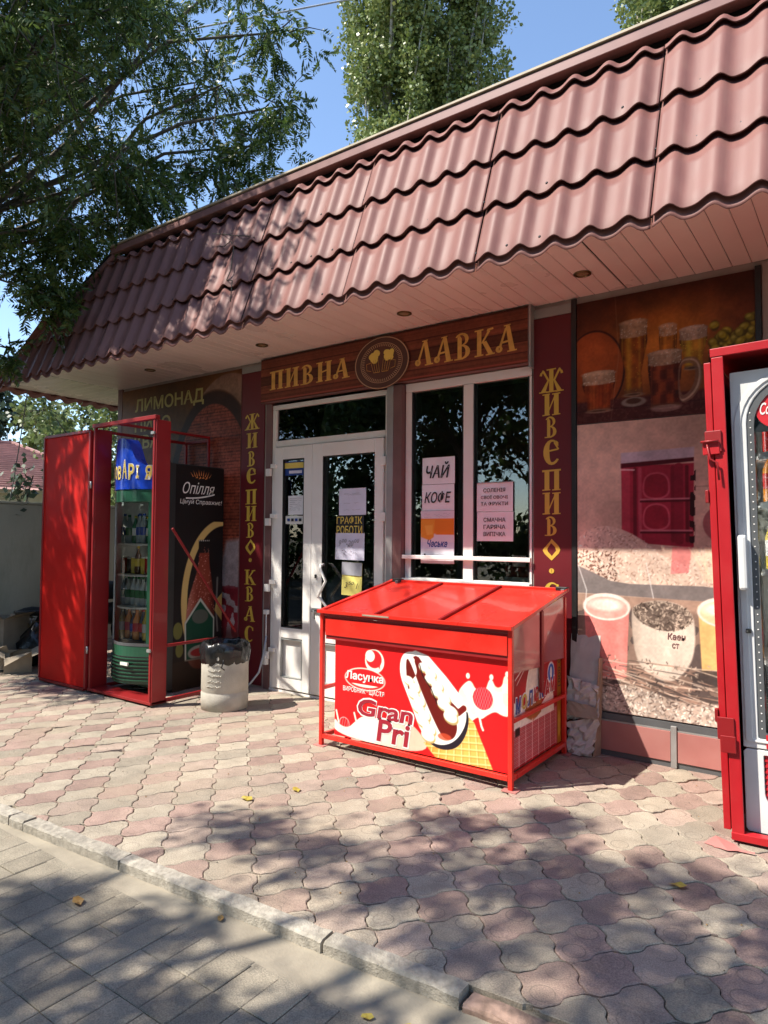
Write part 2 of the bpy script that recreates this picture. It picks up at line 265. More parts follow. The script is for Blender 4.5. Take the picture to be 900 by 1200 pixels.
# ---- numpy painting of flat prints
def vnoise(h, w, cell, seed=0):
    r = np.random.RandomState(seed); gh, gw = int(h/cell)+3, int(w/cell)+3; g = r.rand(gh, gw)
    y = np.arange(h)/cell; x = np.arange(w)/cell; yi = y.astype(int); xi = x.astype(int); fy = (y-yi)[:, None]; fx = (x-xi)[None, :]
    fy = fy*fy*(3-2*fy); fx = fx*fx*(3-2*fx)
    a = g[yi][:, xi]; b = g[yi][:, xi+1]; c = g[yi+1][:, xi]; d = g[yi+1][:, xi+1]
    return (a*(1-fx)+b*fx)*(1-fy)+(c*(1-fx)+d*fx)*fy
class Art:
    def __init__(s, u0, u1, v0, v1, res, base):
        s.w = int(round((u1-u0)/res))+1; s.h = int(round((v1-v0)/res))+1
        s.u = np.linspace(u0, u1, s.w); s.v = np.linspace(v0, v1, s.h); s.U, s.V = np.meshgrid(s.u, s.v); s.res = res; s.ext = (u0, u1, v0, v1)
        s.I = np.ones((s.h, s.w, 3))*np.array(base)
    def n(s, cell, seed=0): return vnoise(s.h, s.w, cell/s.res, seed)
    def put(s, mask, c):
        mask = np.clip(mask, 0, 1)[..., None]; s.I = s.I*(1-mask)+np.array(c)*mask if not isinstance(c, np.ndarray) or c.ndim < 3 else s.I*(1-mask)+c*mask
    def sm(s, d, e=None): return np.clip(.5-d/(e or s.res*1.3), 0, 1)
    def ell(s, cu, cv, ru, rv, rot=0, e=None):
        c, n = math.cos(rot), math.sin(rot); a = (s.U-cu)*c+(s.V-cv)*n; b = -(s.U-cu)*n+(s.V-cv)*c
        q = np.sqrt((a/ru)**2+(b/rv)**2)+1e-9; return s.sm((q-1)*min(ru, rv), e)
    def poly(s, pts, e=None):
        ins = np.zeros(s.U.shape, bool); d = np.full(s.U.shape, 9.); k = len(pts)
        for i in range(k):
            (x0, y0), (x1, y1) = pts[i], pts[(i+1) % k]
            if y0 != y1:
                cr = ((y0 > s.V) != (y1 > s.V)) & (s.U < (x1-x0)*(s.V-y0)/(y1-y0)+x0); ins ^= cr
            d = np.minimum(d, s.seg(x0, y0, x1, y1))
        return s.sm(np.where(ins, -d, d), e)
    def seg(s, x0, y0, x1, y1):
        dx, dy = x1-x0, y1-y0; t = np.clip(((s.U-x0)*dx+(s.V-y0)*dy)/(dx*dx+dy*dy+1e-12), 0, 1); return np.hypot(s.U-x0-t*dx, s.V-y0-t*dy)
    def sp(s, pts, e=None, it=3):
        for _ in range(it): pts = [q for i in range(len(pts)) for q in ((pts[i-1][0]*.25+pts[i][0]*.75, pts[i-1][1]*.25+pts[i][1]*.75), (pts[i][0]*.75+pts[(i+1) % len(pts)][0]*.25, pts[i][1]*.75+pts[(i+1) % len(pts)][1]*.25))]
        return s.poly(pts, e)
    def wear(s, k=.07, seed=5):
        s.I *= (1+k*(s.n(.25, seed)-.5)*2+k*.6*(s.n(.05, seed+1)-.5)*2+k*.5*(s.n(.012, seed+2)-.5)*2)[..., None]
    def line(s, pts, w, e=None):
        d = np.full(s.U.shape, 9.)
        for a, b in zip(pts[:-1], pts[1:]): d = np.minimum(d, s.seg(*a, *b))
        return s.sm(d-w/2, e)
    def grains(s, region, n, lo, hi, size, seed, asp=.45):
        r = np.random.RandomState(seed); ys, xs = np.nonzero(region > .5)
        if len(ys) == 0: return
        for i in range(n):
            k = r.randint(len(ys)); cu, cv = s.u[xs[k]], s.v[ys[k]]; R = int(size/s.res)+2
            a0, a1, b0, b1 = max(0, ys[k]-R), ys[k]+R+1, max(0, xs[k]-R), xs[k]+R+1; U = s.U[a0:a1, b0:b1]-cu; V = s.V[a0:a1, b0:b1]-cv
            t = r.rand()*3.14; x = U*math.cos(t)+V*math.sin(t); y = -U*math.sin(t)+V*math.cos(t)
            m = np.clip(1.4-np.sqrt((x/size)**2+(y/(size*asp))**2)*1.2, 0, 1)[..., None]; f = r.rand(); c = np.array(lo)*(1-f)+np.array(hi)*f
            s.I[a0:a1, b0:b1] = s.I[a0:a1, b0:b1]*(1-m)+c*m
    def build(s, name, P, parent=None, n=.001, gain=1.0):
        U, V = s.U.ravel(), s.V.ravel(); co = np.array([P(0, 0, n), P(1, 0, n), P(0, 1, n)]); o = co[0]
        pts = o+np.outer(U, co[1]-o)+np.outer(V, co[2]-o); w, h = s.w, s.h
        idx = (np.arange(h-1)[:, None]*w+np.arange(w-1)[None, :]).ravel(); q = np.stack([idx, idx+1, idx+w+1, idx+w], 1).ravel()
        me = bpy.data.meshes.new(name); me.vertices.add(len(pts)); me.vertices.foreach_set('co', pts.ravel()); nf = len(idx)
        me.loops.add(nf*4); me.loops.foreach_set('vertex_index', q); me.polygons.add(nf); me.polygons.foreach_set('loop_start', np.arange(nf)*4); me.polygons.foreach_set('loop_total', np.full(nf, 4))
        me.update(calc_edges=True)
        c = np.clip(s.I.reshape(-1, 3), 0, 1); c = np.where(c <= .04045, c/12.92, ((c+.055)/1.055)**2.4)*gain
        at = me.color_attributes.new('Col', 'FLOAT_COLOR', 'POINT'); at.data.foreach_set('color', np.concatenate([c, np.ones((len(c), 1))], 1).ravel())
        me.materials.append(M['print']); return link(bpy.data.objects.new(name, me), parent)
# ---------------------------------------------------------------- ground, road, kerb, sidewalk
gr = MB().add([(-900, -900, -.16), (900, -900, -.16), (900, 900, -.16), (-900, 900, -.16)], [(0, 1, 2, 3)]).build('ground', M['ground']); tag(gr, kind='structure')
def kin(x): return -2.465-(-(x+1.017))*.0676 if False else -2.465+(x+1.017)*.0676
road = tag(MB().box((-16, -9, -.14), (9, -2.4, -.062)).build('road', M['sand']), kind='structure')
KT = 0.0
A = (math.sin(0), 0)
gut = MB(); xs = [-16, -9, -4.5, -1, 9]
gut.add([(x, kin(x)-.03, -.037) for x in xs]+[(x, min(-2.735, kin(x)-.10), -.037) for x in xs], [(i+5, i+6, i+1, i) for i in range(4)]).build('gutter_strip', M['gutter'], road)
def paver_outline(A_, B_, amp, seg=6, gap=.004):
    """edges are S curves so that stones interlock"""
    out = []
    def edge(p, q, nrm, rev):
        for i in range(seg):
            t = i/seg; tt = 1-t if rev else t
            d = -amp*(math.sin(2*math.pi*tt)+.26*math.sin(6*math.pi*tt))
            out.append((p[0]+(q[0]-p[0])*t+nrm[0]*d, p[1]+(q[1]-p[1])*t+nrm[1]*d))
    a, b = A_/2, B_/2
    edge((-a, -b), (a, -b), (0, 1), False)
    edge((a, -b), (a, b), (1, 0), False)
    edge((a, b), (-a, b), (0, 1), True)
    edge((-a, b), (-a, -b), (1, 0), True)
    return shrink(out, gap/2)
def shrink(pts, d):
    n = len(pts); r = []
    for i in range(n):
        p0, p1, p2 = pts[i-1], pts[i], pts[(i+1) % n]
        e1 = (p1[0]-p0[0], p1[1]-p0[1]); e2 = (p2[0]-p1[0], p2[1]-p1[1]); l1 = math.hypot(*e1)+1e-9; l2 = math.hypot(*e2)+1e-9
        nx = -(e1[1]/l1+e2[1]/l2); ny = (e1[0]/l1+e2[0]/l2); l = math.hypot(nx, ny)+1e-9
        k = min(1.6, 2/l) if l > .2 else 1.0
        r.append((p1[0]+nx/l*d*k, p1[1]+ny/l*d*k))
    return r
def paver_geo(pts, th=.05, ch=.0035):
    n = len(pts); inn = shrink(pts, ch); vs = [(x, y, 0) for x, y in inn]+[(x, y, -ch*.8) for x, y in pts]+[(x, y, -th) for x, y in pts]
    fs = [tuple(range(n))]+[(n+i, n+(i+1) % n, (i+1) % n, i) for i in range(n)]+[(2*n+i, 2*n+(i+1) % n, n+(i+1) % n, n+i) for i in range(n)]
    return vs, fs
def clip(pts, ax, off):      # keep ax.p >= off
    out = []; n = len(pts)
    for i in range(n):
        p, q = pts[i], pts[(i+1) % n]; a = ax[0]*p[0]+ax[1]*p[1]-off; b = ax[0]*q[0]+ax[1]*q[1]-off
        if a >= 0: out.append(p)
        if a*b < 0: t = a/(a-b); out.append((p[0]+(q[0]-p[0])*t, p[1]+(q[1]-p[1])*t))
    return out
def mesh_uv(name, vs, fs, uvs, mats, mis=None):
    me = bpy.data.meshes.new(name); me.from_pydata(vs, [], fs); uvl = me.uv_layers.new(name='UVMap')
    li = np.empty(len(me.loops), int); me.loops.foreach_get('vertex_index', li); uvl.data.foreach_set('uv', np.array(uvs)[li].ravel())
    for m in mats: me.materials.append(m)
    if mis is not None: me.polygons.foreach_set('material_index', mis)
    return me
def world_to_px(p):
    q = Vector(p)-cam.matrix_world.translation; z = q.dot(fw)
    if z < .1: return None
    return 450+797.38*q.dot(r2)/z, 600-797.38*q.dot(u2)/z, z
def lay(setting, name, cells, mats, limit=300):
    """cells: (outline local, cx, cy, rot, z, tilt, material key).  nearest in view become parts, the rest one stuff part"""
    sc = []
    for i, c in enumerate(cells):
        w = world_to_px((c[1], c[2], c[4])); s = 1e9
        if w and -40 < w[0] < 940 and -40 < w[1] < 1240: s = w[2]
        sc.append((s, i))
    sc.sort(); pick = set(i for s, i in sc[:limit] if s < 1e8); cache = {}
    big = ([], [], [], [])
    for i, (ol, cx, cy, rot, z, tilt, mk, key) in enumerate(cells):
        mt = Matrix.Translation((cx, cy, z)) @ Matrix.Rotation(rot, 4, 'Z') @ Matrix.Rotation(tilt[0], 4, 'X') @ Matrix.Rotation(tilt[1], 4, 'Y')
        if i in pick:
            kk = (key, mk) if key else None; me = cache.get(kk) if kk else None
            if me is None:
                vs, fs = paver_geo(ol); me = mesh_uv(name, vs, fs, [(v[0], v[1]) for v in vs], [M[mk]])
                if kk: cache[kk] = me
            o = link(bpy.data.objects.new(name, me), setting); o.matrix_local = mt
        else:
            vs, fs = paver_geo(ol); k = len(big[0]); big[0].extend([tuple(mt @ Vector(v)) for v in vs]); big[1].extend([tuple(a+k for a in f) for f in fs])
            big[2].extend([(v[0], v[1]) for v in vs]); big[3].extend([mats.index(mk)]*len(fs))
    if big[0]:
        me = mesh_uv(name+'_field', big[0], big[1], big[2], [M[k] for k in mats], big[3]); tag(link(bpy.data.objects.new(name+'_field', me), setting), kind='stuff')
side = MB(); xs = [-14, -7, 0, 9]
side.add([(x, kin(x)+.0, -.018) for x in xs]+[(x, 9, -.018) for x in xs]+[(x, kin(x), -.12) for x in xs], [(i, i+1, i+5, i+4) for i in range(3)]+[(i+8, i+9, i+1, i) for i in range(3)])
sidewalk = tag(side.build('sidewalk', M['sand']), kind='structure')
LA, LB = .193, .163; ang = math.radians(50); ax = Vector((math.cos(ang), math.sin(ang))); bx = Vector((math.sin(ang), -math.cos(ang)))
bx = Vector((.1205, -.1095)); ax = Vector((.1225, .1475))
base_ol = paver_outline(LA, LB, .0142, 9, .0045)
ax_n = ax.normalized(); bx_n = bx.normalized(); rot0 = math.atan2(ax_n.y, ax_n.x)
cells = []
for i in range(-60, 70):
    for j in range(-60, 70):
        c = Vector((-.932, -1.942))+ax*i+bx*j
        if not (-9.2 < c.x < 1.6 and c.y < (.25 if c.x > -6.5 else 3.2)): continue
        if c.x < -8.3 : continue
        if c.y < kin(c.x)-.12: continue
        # kerb clipping line in local frame
        ol = base_ol; key = 'full'
        loc = lambda p: (Matrix.Rotation(rot0, 2) @ Vector(p))
        W_ = [(c.x+(loc(p)).x, c.y+(loc(p)).y) for p in ol]
        if min(y-kin(x) for x, y in W_) < .004:
            W2 = clip(W_, (-.0676, 1), -2.465+1.017*.0676+.004)
            if len(W2) < 4: continue
            a2 = abs(sum(W2[k][0]*W2[(k+1) % len(W2)][1]-W2[(k+1) % len(W2)][0]*W2[k][1] for k in range(len(W2))))/2
            if a2 < .0015: continue
            inv = Matrix.Rotation(-rot0, 2); ol = [tuple(inv @ (Vector(p)-c)) for p in W2]; key = None
        par = (i+j) % 2
        r = rnd.random()
        mk = ('grey' if r < .55 else 'grey2') if par == 0 else ('pink' if r < .62 else 'pink2')
        if rnd.random() < .06: mk = rnd.choice(['pink', 'grey', 'pink2', 'grey2'])
        jz = rnd.gauss(0, .0012); tl = (rnd.gauss(0, .010), rnd.gauss(0, .010))
        for hx, hy in ((-4.45, -1.55), (-3.9, -1.7), (-1.9, -1.2), (-.9, -.5)):
            if math.hypot(c.x-hx, c.y-hy) < .33: jz -= .002+rnd.random()*.003; tl = (rnd.gauss(0, .028), rnd.gauss(0, .028)); c = c+Vector((rnd.gauss(0, .003), rnd.gauss(0, .003)))
        cells.append((ol, c.x, c.y, rot0+rnd.gauss(0, .012), jz, tl, mk, key))
lay(sidewalk, 'paver', cells, ['grey', 'grey2', 'pink', 'pink2'])
cells = []; RB = .1215; RL = .178
for r_ in range(0, 18):
    y1 = -2.725-r_*RL; 
    for k in range(-60, 30):
        x0 = k*RB-.07+(.03 if (r_//2) % 2 else 0)
        if not (-8 < x0 < 2.2): continue
        if (k//3+r_//2) % 2 == 0 and (k % 3) == 1 and r_ % 2 == 0: L_ = RL*2
        elif (k//3+(r_-1)//2) % 2 == 0 and (k % 3) == 1 and r_ % 2 == 1: continue
        else: L_ = RL
        hw, hl = RB/2-.0011, L_/2-.0011
        ol = [(-hw, -hl), (hw, -hl), (hw, hl), (-hw, hl)]
        cells.append((ol, x0+RB/2, y1-L_/2, 0, -.035+rnd.gauss(0, .0010), (rnd.gauss(0, .004), rnd.gauss(0, .004)), 'roadp', round(L_, 2)))
lay(road, 'paver', cells, ['roadp'])
kerb = MB(); kerb.add([(x, kin(x)-.015, -.13) for x in (-14, 9)]+[(x, kin(x)-.06, -.13) for x in (-14, 9)]+[(x, kin(x)-.015, -.03) for x in (-14, 9)]+[(x, kin(x)-.06, -.03) for x in (-14, 9)], [(0, 1, 5, 4), (2, 6, 7, 3), (4, 5, 7, 6)])
kerb = tag(kerb.build('kerb', M['sand']), kind='structure')
ke = [-14, -13, -12, -11, -10, -9, -8, -7, -6, -5, -4.05, -3.36, -3.24, -2.55, -1.505, -1.0, -.35, .5, 1.4, 2.4, 3.4]
for a, b in zip(ke[:-1], ke[1:]):
    bm = bmesh.new(); L_ = b-a-.012; n = max(2, int(L_/.04)); rust = a >= -1.01
    top = .008 if not rust else -.014
    prof = [(0, -.125), (.0, top-.004), (.004, top), (.060, top-.002), (.067, top-.009), (.070, -.125)]
    rows = []
    for i in range(n+1):
        x = a+.006+L_*i/n; rows.append([bm.verts.new((x+rnd.gauss(0, .002), kin(x)-d+rnd.gauss(0, .0016), z+(rnd.gauss(0, .002) if z > -.1 else 0))) for d, z in prof])
    for i in range(n):
        for k in range(len(prof)-1): bm.faces.new((rows[i][k], rows[i][k+1], rows[i+1][k+1], rows[i+1][k]))
    bm.faces.new(rows[0][::-1]); bm.faces.new(rows[-1]); me = bpy.data.meshes.new('kerb_stone'); bmesh.ops.recalc_face_normals(bm, faces=bm.faces); bm.to_mesh(me); bm.free()
    me.materials.append(M['kerbr'] if rust else M['kerb']); o = link(bpy.data.objects.new('kerb_stone', me), kerb)
    if rust: o['label'] = 'crumbling rusty brown kerb stone'
# ================================================================ the shop
shop = thing('shop_building', 'low kiosk shop with steep dusty red metal tile roof skirt over a pinkish soffit', 'building', (-3, 0, 0))
def part(o): o.parent = shop; o.matrix_parent_inverse = Matrix.Translation((3, 0, 0)); return o
def sbox(name, a, b, m, bevel=0): return part(box(name, a, b, M[m], None, bevel))
for a, b in (((-6.65, 0, -.1), (-4.36, .24, 2.96)), ((-3.04, .03, -.1), (-2.91, .24, 2.56)), ((-2.91, .03, -.1), (-1.86, .24, .97)), ((-1.86, .002, -.1), (3.0, .24, 2.96)), ((-4.36, .02, 2.56), (-1.86, .24, 2.96)),
             ((-6.65, .24, -.1), (-6.45, 6.0, 2.96)), ((-6.45, 5.8, -.1), (3.0, 6.0, 2.96)), ((2.8, .24, -.1), (3.0, 5.8, 2.96))):
    sbox('wall', a, b, 'wall')
sbox('interior_floor', (-6.45, .24, -.06), (2.8, 5.8, .02), 'wall'); sbox('interior_ceiling', (-6.45, .24, 2.96), (2.8, 5.8, 3.0), 'wall')
sbox('interior_partition', (-4.6, 2.2, .02), (-1.2, 2.26, 2.96), 'browntrim'); sbox('shop_counter', (-3.0, 1.4, .02), (-1.9, 1.8, 1.0), 'browntrim')
sbox('roof_deck', (-5.2, -.50, 3.92), (3.4, 6.2, 3.98), 'dark')
# corner post at the left end and dark joint trims
sbox('corner_trim', (-6.68, -.02, 0), (-6.60, 0, 2.93), 'browntrim', .003)
sbox('joint_trim', (-1.585, -.022, 0), (-1.553, 0, 2.92), 'black'); sbox('joint_trim', (-.515, -.022, .26), (-.485, 0, 2.90), 'black')
sbox('joint_trim', (-1.862, -.070, 2.50), (-1.848, 0, 2.93), 'steel')
# right hand grey cladding
for k in range(5): sbox('cladding_panel', (-.48+k*.62, -.012, 2.42), (-.48+k*.62+.612, 0, 2.92), 'mgrey' if 0 else 'wall')
for k in range(5): sbox('cladding_panel', (-.48+k*.62, -.012, .30), (-.48+k*.62+.612, 0, 2.405), 'wall')
# plinth panels with frames
xe = -1.55
for k, (a, b) in enumerate(((-1.545, -.985), (-.945, -.40), (-.36, .2), (.24, .8), (.84, 1.4))):
    sbox('plinth_panel', (a, -.03, .035), (b, 0, .212), 'plinth', .002)
    sbox('joint_trim', (b+.002, -.036, 0), (b+.036, 0, .245), 'steel', .003)
sbox('plinth_rail', (-1.55, -.028, .213), (1.4, 0, .222), 'steel'); sbox('plinth_rail', (-1.55, -.024, .223), (1.4, 0, .262), 'dgrey'); sbox('plinth_rail', (-1.55, -.022, .0), (1.4, 0, .034), 'dgrey')
# pilaster between door and window
sbox('pilaster', (-3.045, -.055, 0), (-2.985, .03, 2.52), 'greytrim', .003); sbox('pilaster', (-2.984, -.053, 0), (-2.905, .03, 2.52), 'browntrim', .003)
sbox('door_jamb', (-4.40, -.012, 0), (-4.335, .1, 2.53), 'browntrim', .002)
# ---- door set
door = part(MB().box((-4.33, 0, 2.47), (-3.05, .07, 2.51)).build('door_frame', M['white'], None, .003))
def dsub(mb, name, m, bevel=0): 
    o = mb.build(name, m, None, bevel); o.parent = door; return o
for a, b in (((-4.33, 0, .02), (-4.285, .07, 2.468)), ((-3.095, 0, .02), (-3.05, .07, 2.468)), ((-4.283, 0, 2.135), (-3.097, .07, 2.19)), ((-4.33, -.01, -.03), (-3.05, .09, .018))):
    dsub(MB().box(a, b), 'frame_bar', M['white'], .003)
dsub(MB().box((-4.283, .02, 2.192), (-3.097, .026, 2.468)), 'pane', M['glass'])
for (x0, x1, px0, px1, nm) in ((-4.281, -3.846, -4.185, -3.935, 'narrow'), (-3.842, -3.099, -3.725, -3.185, 'wide')):
    zt = 2.13
    for a, b in (((x0, -.018, .03), (px0, .05, zt)), ((px1, -.018, .03), (x1, .05, zt)), ((px0+.0005, -.018, 2.02), (px1-.0005, .05, zt)), ((px0+.0005, -.018, .47), (px1-.0005, .05, .56)), ((px0+.0005, -.018, .03), (px1-.0005, .05, .13))):
        dsub(MB().box(a, b), 'leaf_rail', M['white'], .004)
    dsub(MB().box((px0-.002, .012, .12), (px1+.002, .03, .48)), 'kick_panel', M['white'])
    for a, b in (((px0, -.020, .135), (px0+.008, .01, .462)), ((px1-.008, -.020, .135), (px1, .01, .462)), ((px0+.009, -.020, .456), (px1-.009, .01, .464)), ((px0+.009, -.020, .133), (px1-.009, .01, .141))): dsub(MB().box(a, b), 'bead', M['greytrim'])
    dsub(MB().box((px0-.002, .012, .55), (px1+.002, .018, 2.03)), 'pane', M['glass'])
    for a, b in (((px0, -.016, .56), (px0+.007, .012, 2.02)), ((px1-.007, -.016, .56), (px1, .012, 2.02)), ((px0+.008, -.016, 2.013), (px1-.008, .012, 2.02)), ((px0+.008, -.016, .56), (px1-.008, .012, .567))): dsub(MB().box(a, b), 'gasket', M['black'])
for z in (1.94, 1.50, .92, .33):
    dsub(MB().box((-4.37, -.045, z-.06), (-4.315, -.018, z+.005)).box((-4.315, -.040, z+.008), (-4.25, -.018, z+.045)), 'hinge', M['white'], .003)
    if z > .9: dsub(MB().box((-3.13, -.028, z-.03), (-3.07, -.019, z+.04)), 'hinge', M['white'], .002)
dsub(MB().tube([(-3.70, -.02, 1.115), (-3.70, -.06, 1.11), (-3.69, -.075, 1.08), (-3.615, -.095, .985), (-3.70, -.075, .875), (-3.715, -.07, .85), (-3.70, -.06, .84), (-3.66, -.03, .77), (-3.64, -.02, .75)], .0115, 10), 'pull_handle', M['white'])
dsub(MB().box((-3.82, -.034, .715), (-3.74, -.019, .75)).tube([(-3.765, -.03, .735), (-3.765, -.07, .735), (-3.755, -.07, .70), (-3.75, -.07, .665)], .006, 6), 'door_lock', M['dgrey'])
dsub(MB().box((-3.792, -.030, 1.0), (-3.779, -.019, 1.03)), 'keyhole', M['black'])
# ---- window
win = part(MB().box((-2.90, -.005, 2.46), (-1.868, .065, 2.525)).build('window_frame', M['white'], None, .003))
def wsub(mb, name, m, bevel=0):
    o = mb.build(name, m, None, bevel); o.parent = win; return o
for a, b in (((-2.90, -.005, .99), (-2.845, .065, 2.458)), ((-2.395, -.008, .99), (-2.315, .065, 2.458)), ((-1.885, -.005, .99), (-1.868, .065, 2.458)), ((-2.843, -.005, .99), (-2.397, .065, 1.045)), ((-2.313, -.005, .99), (-1.887, .065, 1.045))):
    wsub(MB().box(a, b), 'frame_bar', M['white'], .003)
wsub(MB().box((-2.905, -.045, 1.185), (-1.862, -.02, 1.215)), 'guard_rail', M['white'], .004); wsub(MB().box((-2.90, -.05, 1.018), (-1.866, -.009, 1.040)), 'window_sill', M['white'], .003)
wsub(MB().box((-2.843, .02, 1.047), (-2.397, .026, 2.458)), 'pane', M['glass']); wsub(MB().box((-2.313, .02, 1.047), (-1.887, .026, 2.458)), 'pane', M['glass'])
for a in (-2.843, -2.405, -2.313, -1.895): wsub(MB().box((a, -.004, 1.047), (a+.008, .018, 2.456)), 'gasket', M['black'])
# things seen dimly behind the window glass
t = MB().box((-2.22, .32, .99), (-1.95, .34, 1.14), 0).box((-2.16, .315, 1.14), (-2.05, .318, 1.22), 1).box((-2.22, .311, 1.02), (-1.95, .318, 1.06), 2).build('snack_carton', [M['inner_red'], M['paper'], M['wprint']]); tag(t, 'dim red carton standing on the inner sill behind the right window pane', 'carton')
# ---- soffit boards
sof = sbox('soffit_backing', (-7.48, -.885, 2.955), (3.2, 0, 2.965), 'dark')
def board(x0, x1, y0, y1, m, alongx=False):
    mb = MB(); g = .0011; z = 2.93; c = .0035
    if alongx: vs = [(x0, y0+g, z+.005), (x0, y0+g+c, z), (x0, y1-g-c, z), (x0, y1-g, z+.005), (x1, y0+g, z+.005), (x1, y0+g+c, z), (x1, y1-g-c, z), (x1, y1-g, z+.005)]
    else: vs = [(x0+g, y0, z+.005), (x0+g+c, y0, z), (x1-g-c, y0, z), (x1-g, y0, z+.005), (x0+g, y1, z+.005), (x0+g+c, y1, z), (x1-g-c, y1, z), (x1-g, y1, z+.005)]
    vs = [(a, b, cc+(rnd.gauss(0, .0009))) for a, b, cc in vs]
    mb.add(vs, [(0, 4, 5, 1), (1, 5, 6, 2), (2, 6, 7, 3)]); return part(mb.build('soffit_board', M[m]))
x = -6.65; k = 0
while x < 1.6:
    w = .1; board(x, x+w, -.885, -.001, 'soffit'); x += w+(.006 if k % 21 == 11 else 0); k += 1
y = -.885
while y < 3.4: board(-7.51, -6.652, y, y+.1, 'soffitw', True); y += .1
sbox('cornice', (-7.51, -.9, 2.925), (-6.66, -.888, 2.95), 'soffitw')
# ---- roof skirt of metal tile sheets
th = math.radians(73.5); CX = math.cos(th); SX = math.sin(th); SL = 1.125; WP = .192
def wavef(x):
    t = (x/WP) % 1.0; t = t/.62*.5 if t < .62 else .5+(t-.62)/.38*.5
    return (.5-.5*math.cos(2*math.pi*t))**1.5
def tile_sheet(x0, x1, e0, left=False, lift=0.0):
    """one sheet; e0 = eave line function, returns bmesh in world"""
    bm = bmesh.new(); nx = int(round((x1-x0)/WP*13)); cs = .352; prof = []; s = 0.0
    # s measured from the eave upwards; steps at .03, .03+cs, ...
    steps = [.035+cs*i for i in range(4)]
    pr = [(-.012, .0), (.010, .0)]
    for i in range(4):
        b_ = steps[i]; top = min(SL+.02, b_+cs+.006)
        pr += [(b_+.004, .0), (b_+.030, -.002), (b_+.032, .018), (b_-.001, .0215), (b_-.003, .025), (b_+.004, .027)]
        for k in range(1, 5): pr.append((b_+(top-b_)*k/4, .027*(1-k/4*.97)))
    rows = []
    for a, o_ in pr:
        row = []
        for i in range(nx+1):
            x = x0+(x1-x0)*i/nx; w = wavef(x-.85); s = a-.026*(1-w); nrm = .026*w+o_+lift
            if left: base = Vector((-7.36, 0, 2.90)); p = Vector((-7.54+s*math.cos(.58)-nrm*math.sin(.58), x, 2.885+s*math.sin(.58)+nrm*math.cos(.58)))
            else: p = Vector((x, -.92+s*CX-nrm*SX, 2.895+s*SX+nrm*CX))
            row.append(bm.verts.new(p))
        rows.append(row)
    for a, b in zip(rows[:-1], rows[1:]):
        for i in range(nx): f = bm.faces.new((a[i], a[i+1], b[i+1], b[i])); f.smooth = True
    return bm
seams = [-7.75, -6.58, -5.62, -4.66, -3.73, -2.77, -1.81, -.85, .11, 1.07, 2.03]
hipn = Vector((1.12, 0, -1.71)).normalized()   # keeps the side below the hip line
hp = Vector((-7.56, -.93, 2.9))
for i, (a, b) in enumerate(zip(seams[:-1], seams[1:])):
    bm = tile_sheet(a+.004, b-.004, None, lift=.004*(i % 2))
    if a < -5.0: bmesh.ops.bisect_plane(bm, geom=bm.verts[:]+bm.edges[:]+bm.faces[:], plane_co=hp, plane_no=hipn, clear_inner=True)
    for e in bm.edges:
        if len(e.link_faces) == 2 and e.calc_face_angle(0) > .8: e.smooth = False
    me = bpy.data.meshes.new('roof_panel'); bm.to_mesh(me); bm.free(); me.materials.append(M['roof'])
    o = part(link(bpy.data.objects.new('roof_panel', me)))
    sol = o.modifiers.new('s', 'SOLIDIFY'); sol.thickness = .0025; sol.offset = -1
bk = MB(); bk.add([(-7.4, -.865, 2.93), (3.2, -.865, 2.93), (3.2, -.54, 4.06), (-5.8, -.54, 4.06)], [(0, 1, 2, 3)]); part(bk.build('roof_backing', M['dark']))  # near-black sheet stands in for shade in the seams and under the cap
for k in range(4):
    bm = tile_sheet(-.9+k*.96+.004, -.9+(k+1)*.96-.004, None, left=True); 
    me = bpy.data.meshes.new('side_roof_panel'); bm.to_mesh(me); bm.free(); me.materials.append(M['roof']); part(link(bpy.data.objects.new('side_roof_panel', me)))
# hip cover
hA = Vector((-7.58, -.955, 2.89)); hB = Vector((-5.86, -.615, 4.02))
part(MB().bar(hA, hB, .05, .035).build('hip_cap', M['roofcap'], None, .006))
part(MB().bar(hA+Vector((-.03, 0, .03)), hB+Vector((-.03, 0, .03)), .012, .05).build('hip_flashing', M['dark']))
# top cap
part(MB().box((-5.90, -.640, 4.037), (3.2, -.56, 4.096)).build('roof_cap', M['roofcap'], None, .004)); part(MB().box((-5.90, -.650, 4.106), (3.2, -.50, 4.120)).build('cap_edge', M['capedge']))
part(MB().box((-5.90, -.62, 4.0965), (3.2, -.52, 4.1055)).build('cap_shadow_gap', M['dark']))  # solid dark strip; the shade between cap and edge is its colour
# screws in the roof sheets
for i in range(7, 57):
    xx = -.85-(i-30)*WP
    for r_, s_ in ((0, .069), (1, .421), (2, .773)):
        if rnd.random() < .62 and -6.3 < xx < .5 and not (s_ > .3 and xx < -5.5):
            p = (xx, -.92+s_*CX-.0235*SX, 2.895+s_*SX+.0235*CX); q_ = part(MB().lathe([(0.0001, .005), (.007, .004), (.009, -.002)], 8).build('screw', M['black'])); q_.location = Vector(p); q_.rotation_euler = (th, 0, 0)
# ---- downlights
for i, (xx, wh) in enumerate(((-1.38, 'above the right beer poster'), (-2.66, 'above the window'), (-4.08, 'above the door'), (-5.59, 'above the green fridge'))):
    t = thing('recessed_downlight', 'small round brass downlight recessed in the soffit '+wh, 'ceiling light', (xx, -.39, 2.93), 'downlights along the soffit')
    MB().lathe([(.052, -.001), (.053, -.007), (.040, -.010), (.036, -.004), (.036, -.0012)], 24).build('trim_ring', mat('brass', (.16, .10, .04), rough=.3, metal=.8) if i == 0 else bpy.data.materials['brass'], t)
    MB().lathe([(.036, -.003), (.02, -.006), (.0005, -.007)], 20).build('bulb', M['lampglass'], t)
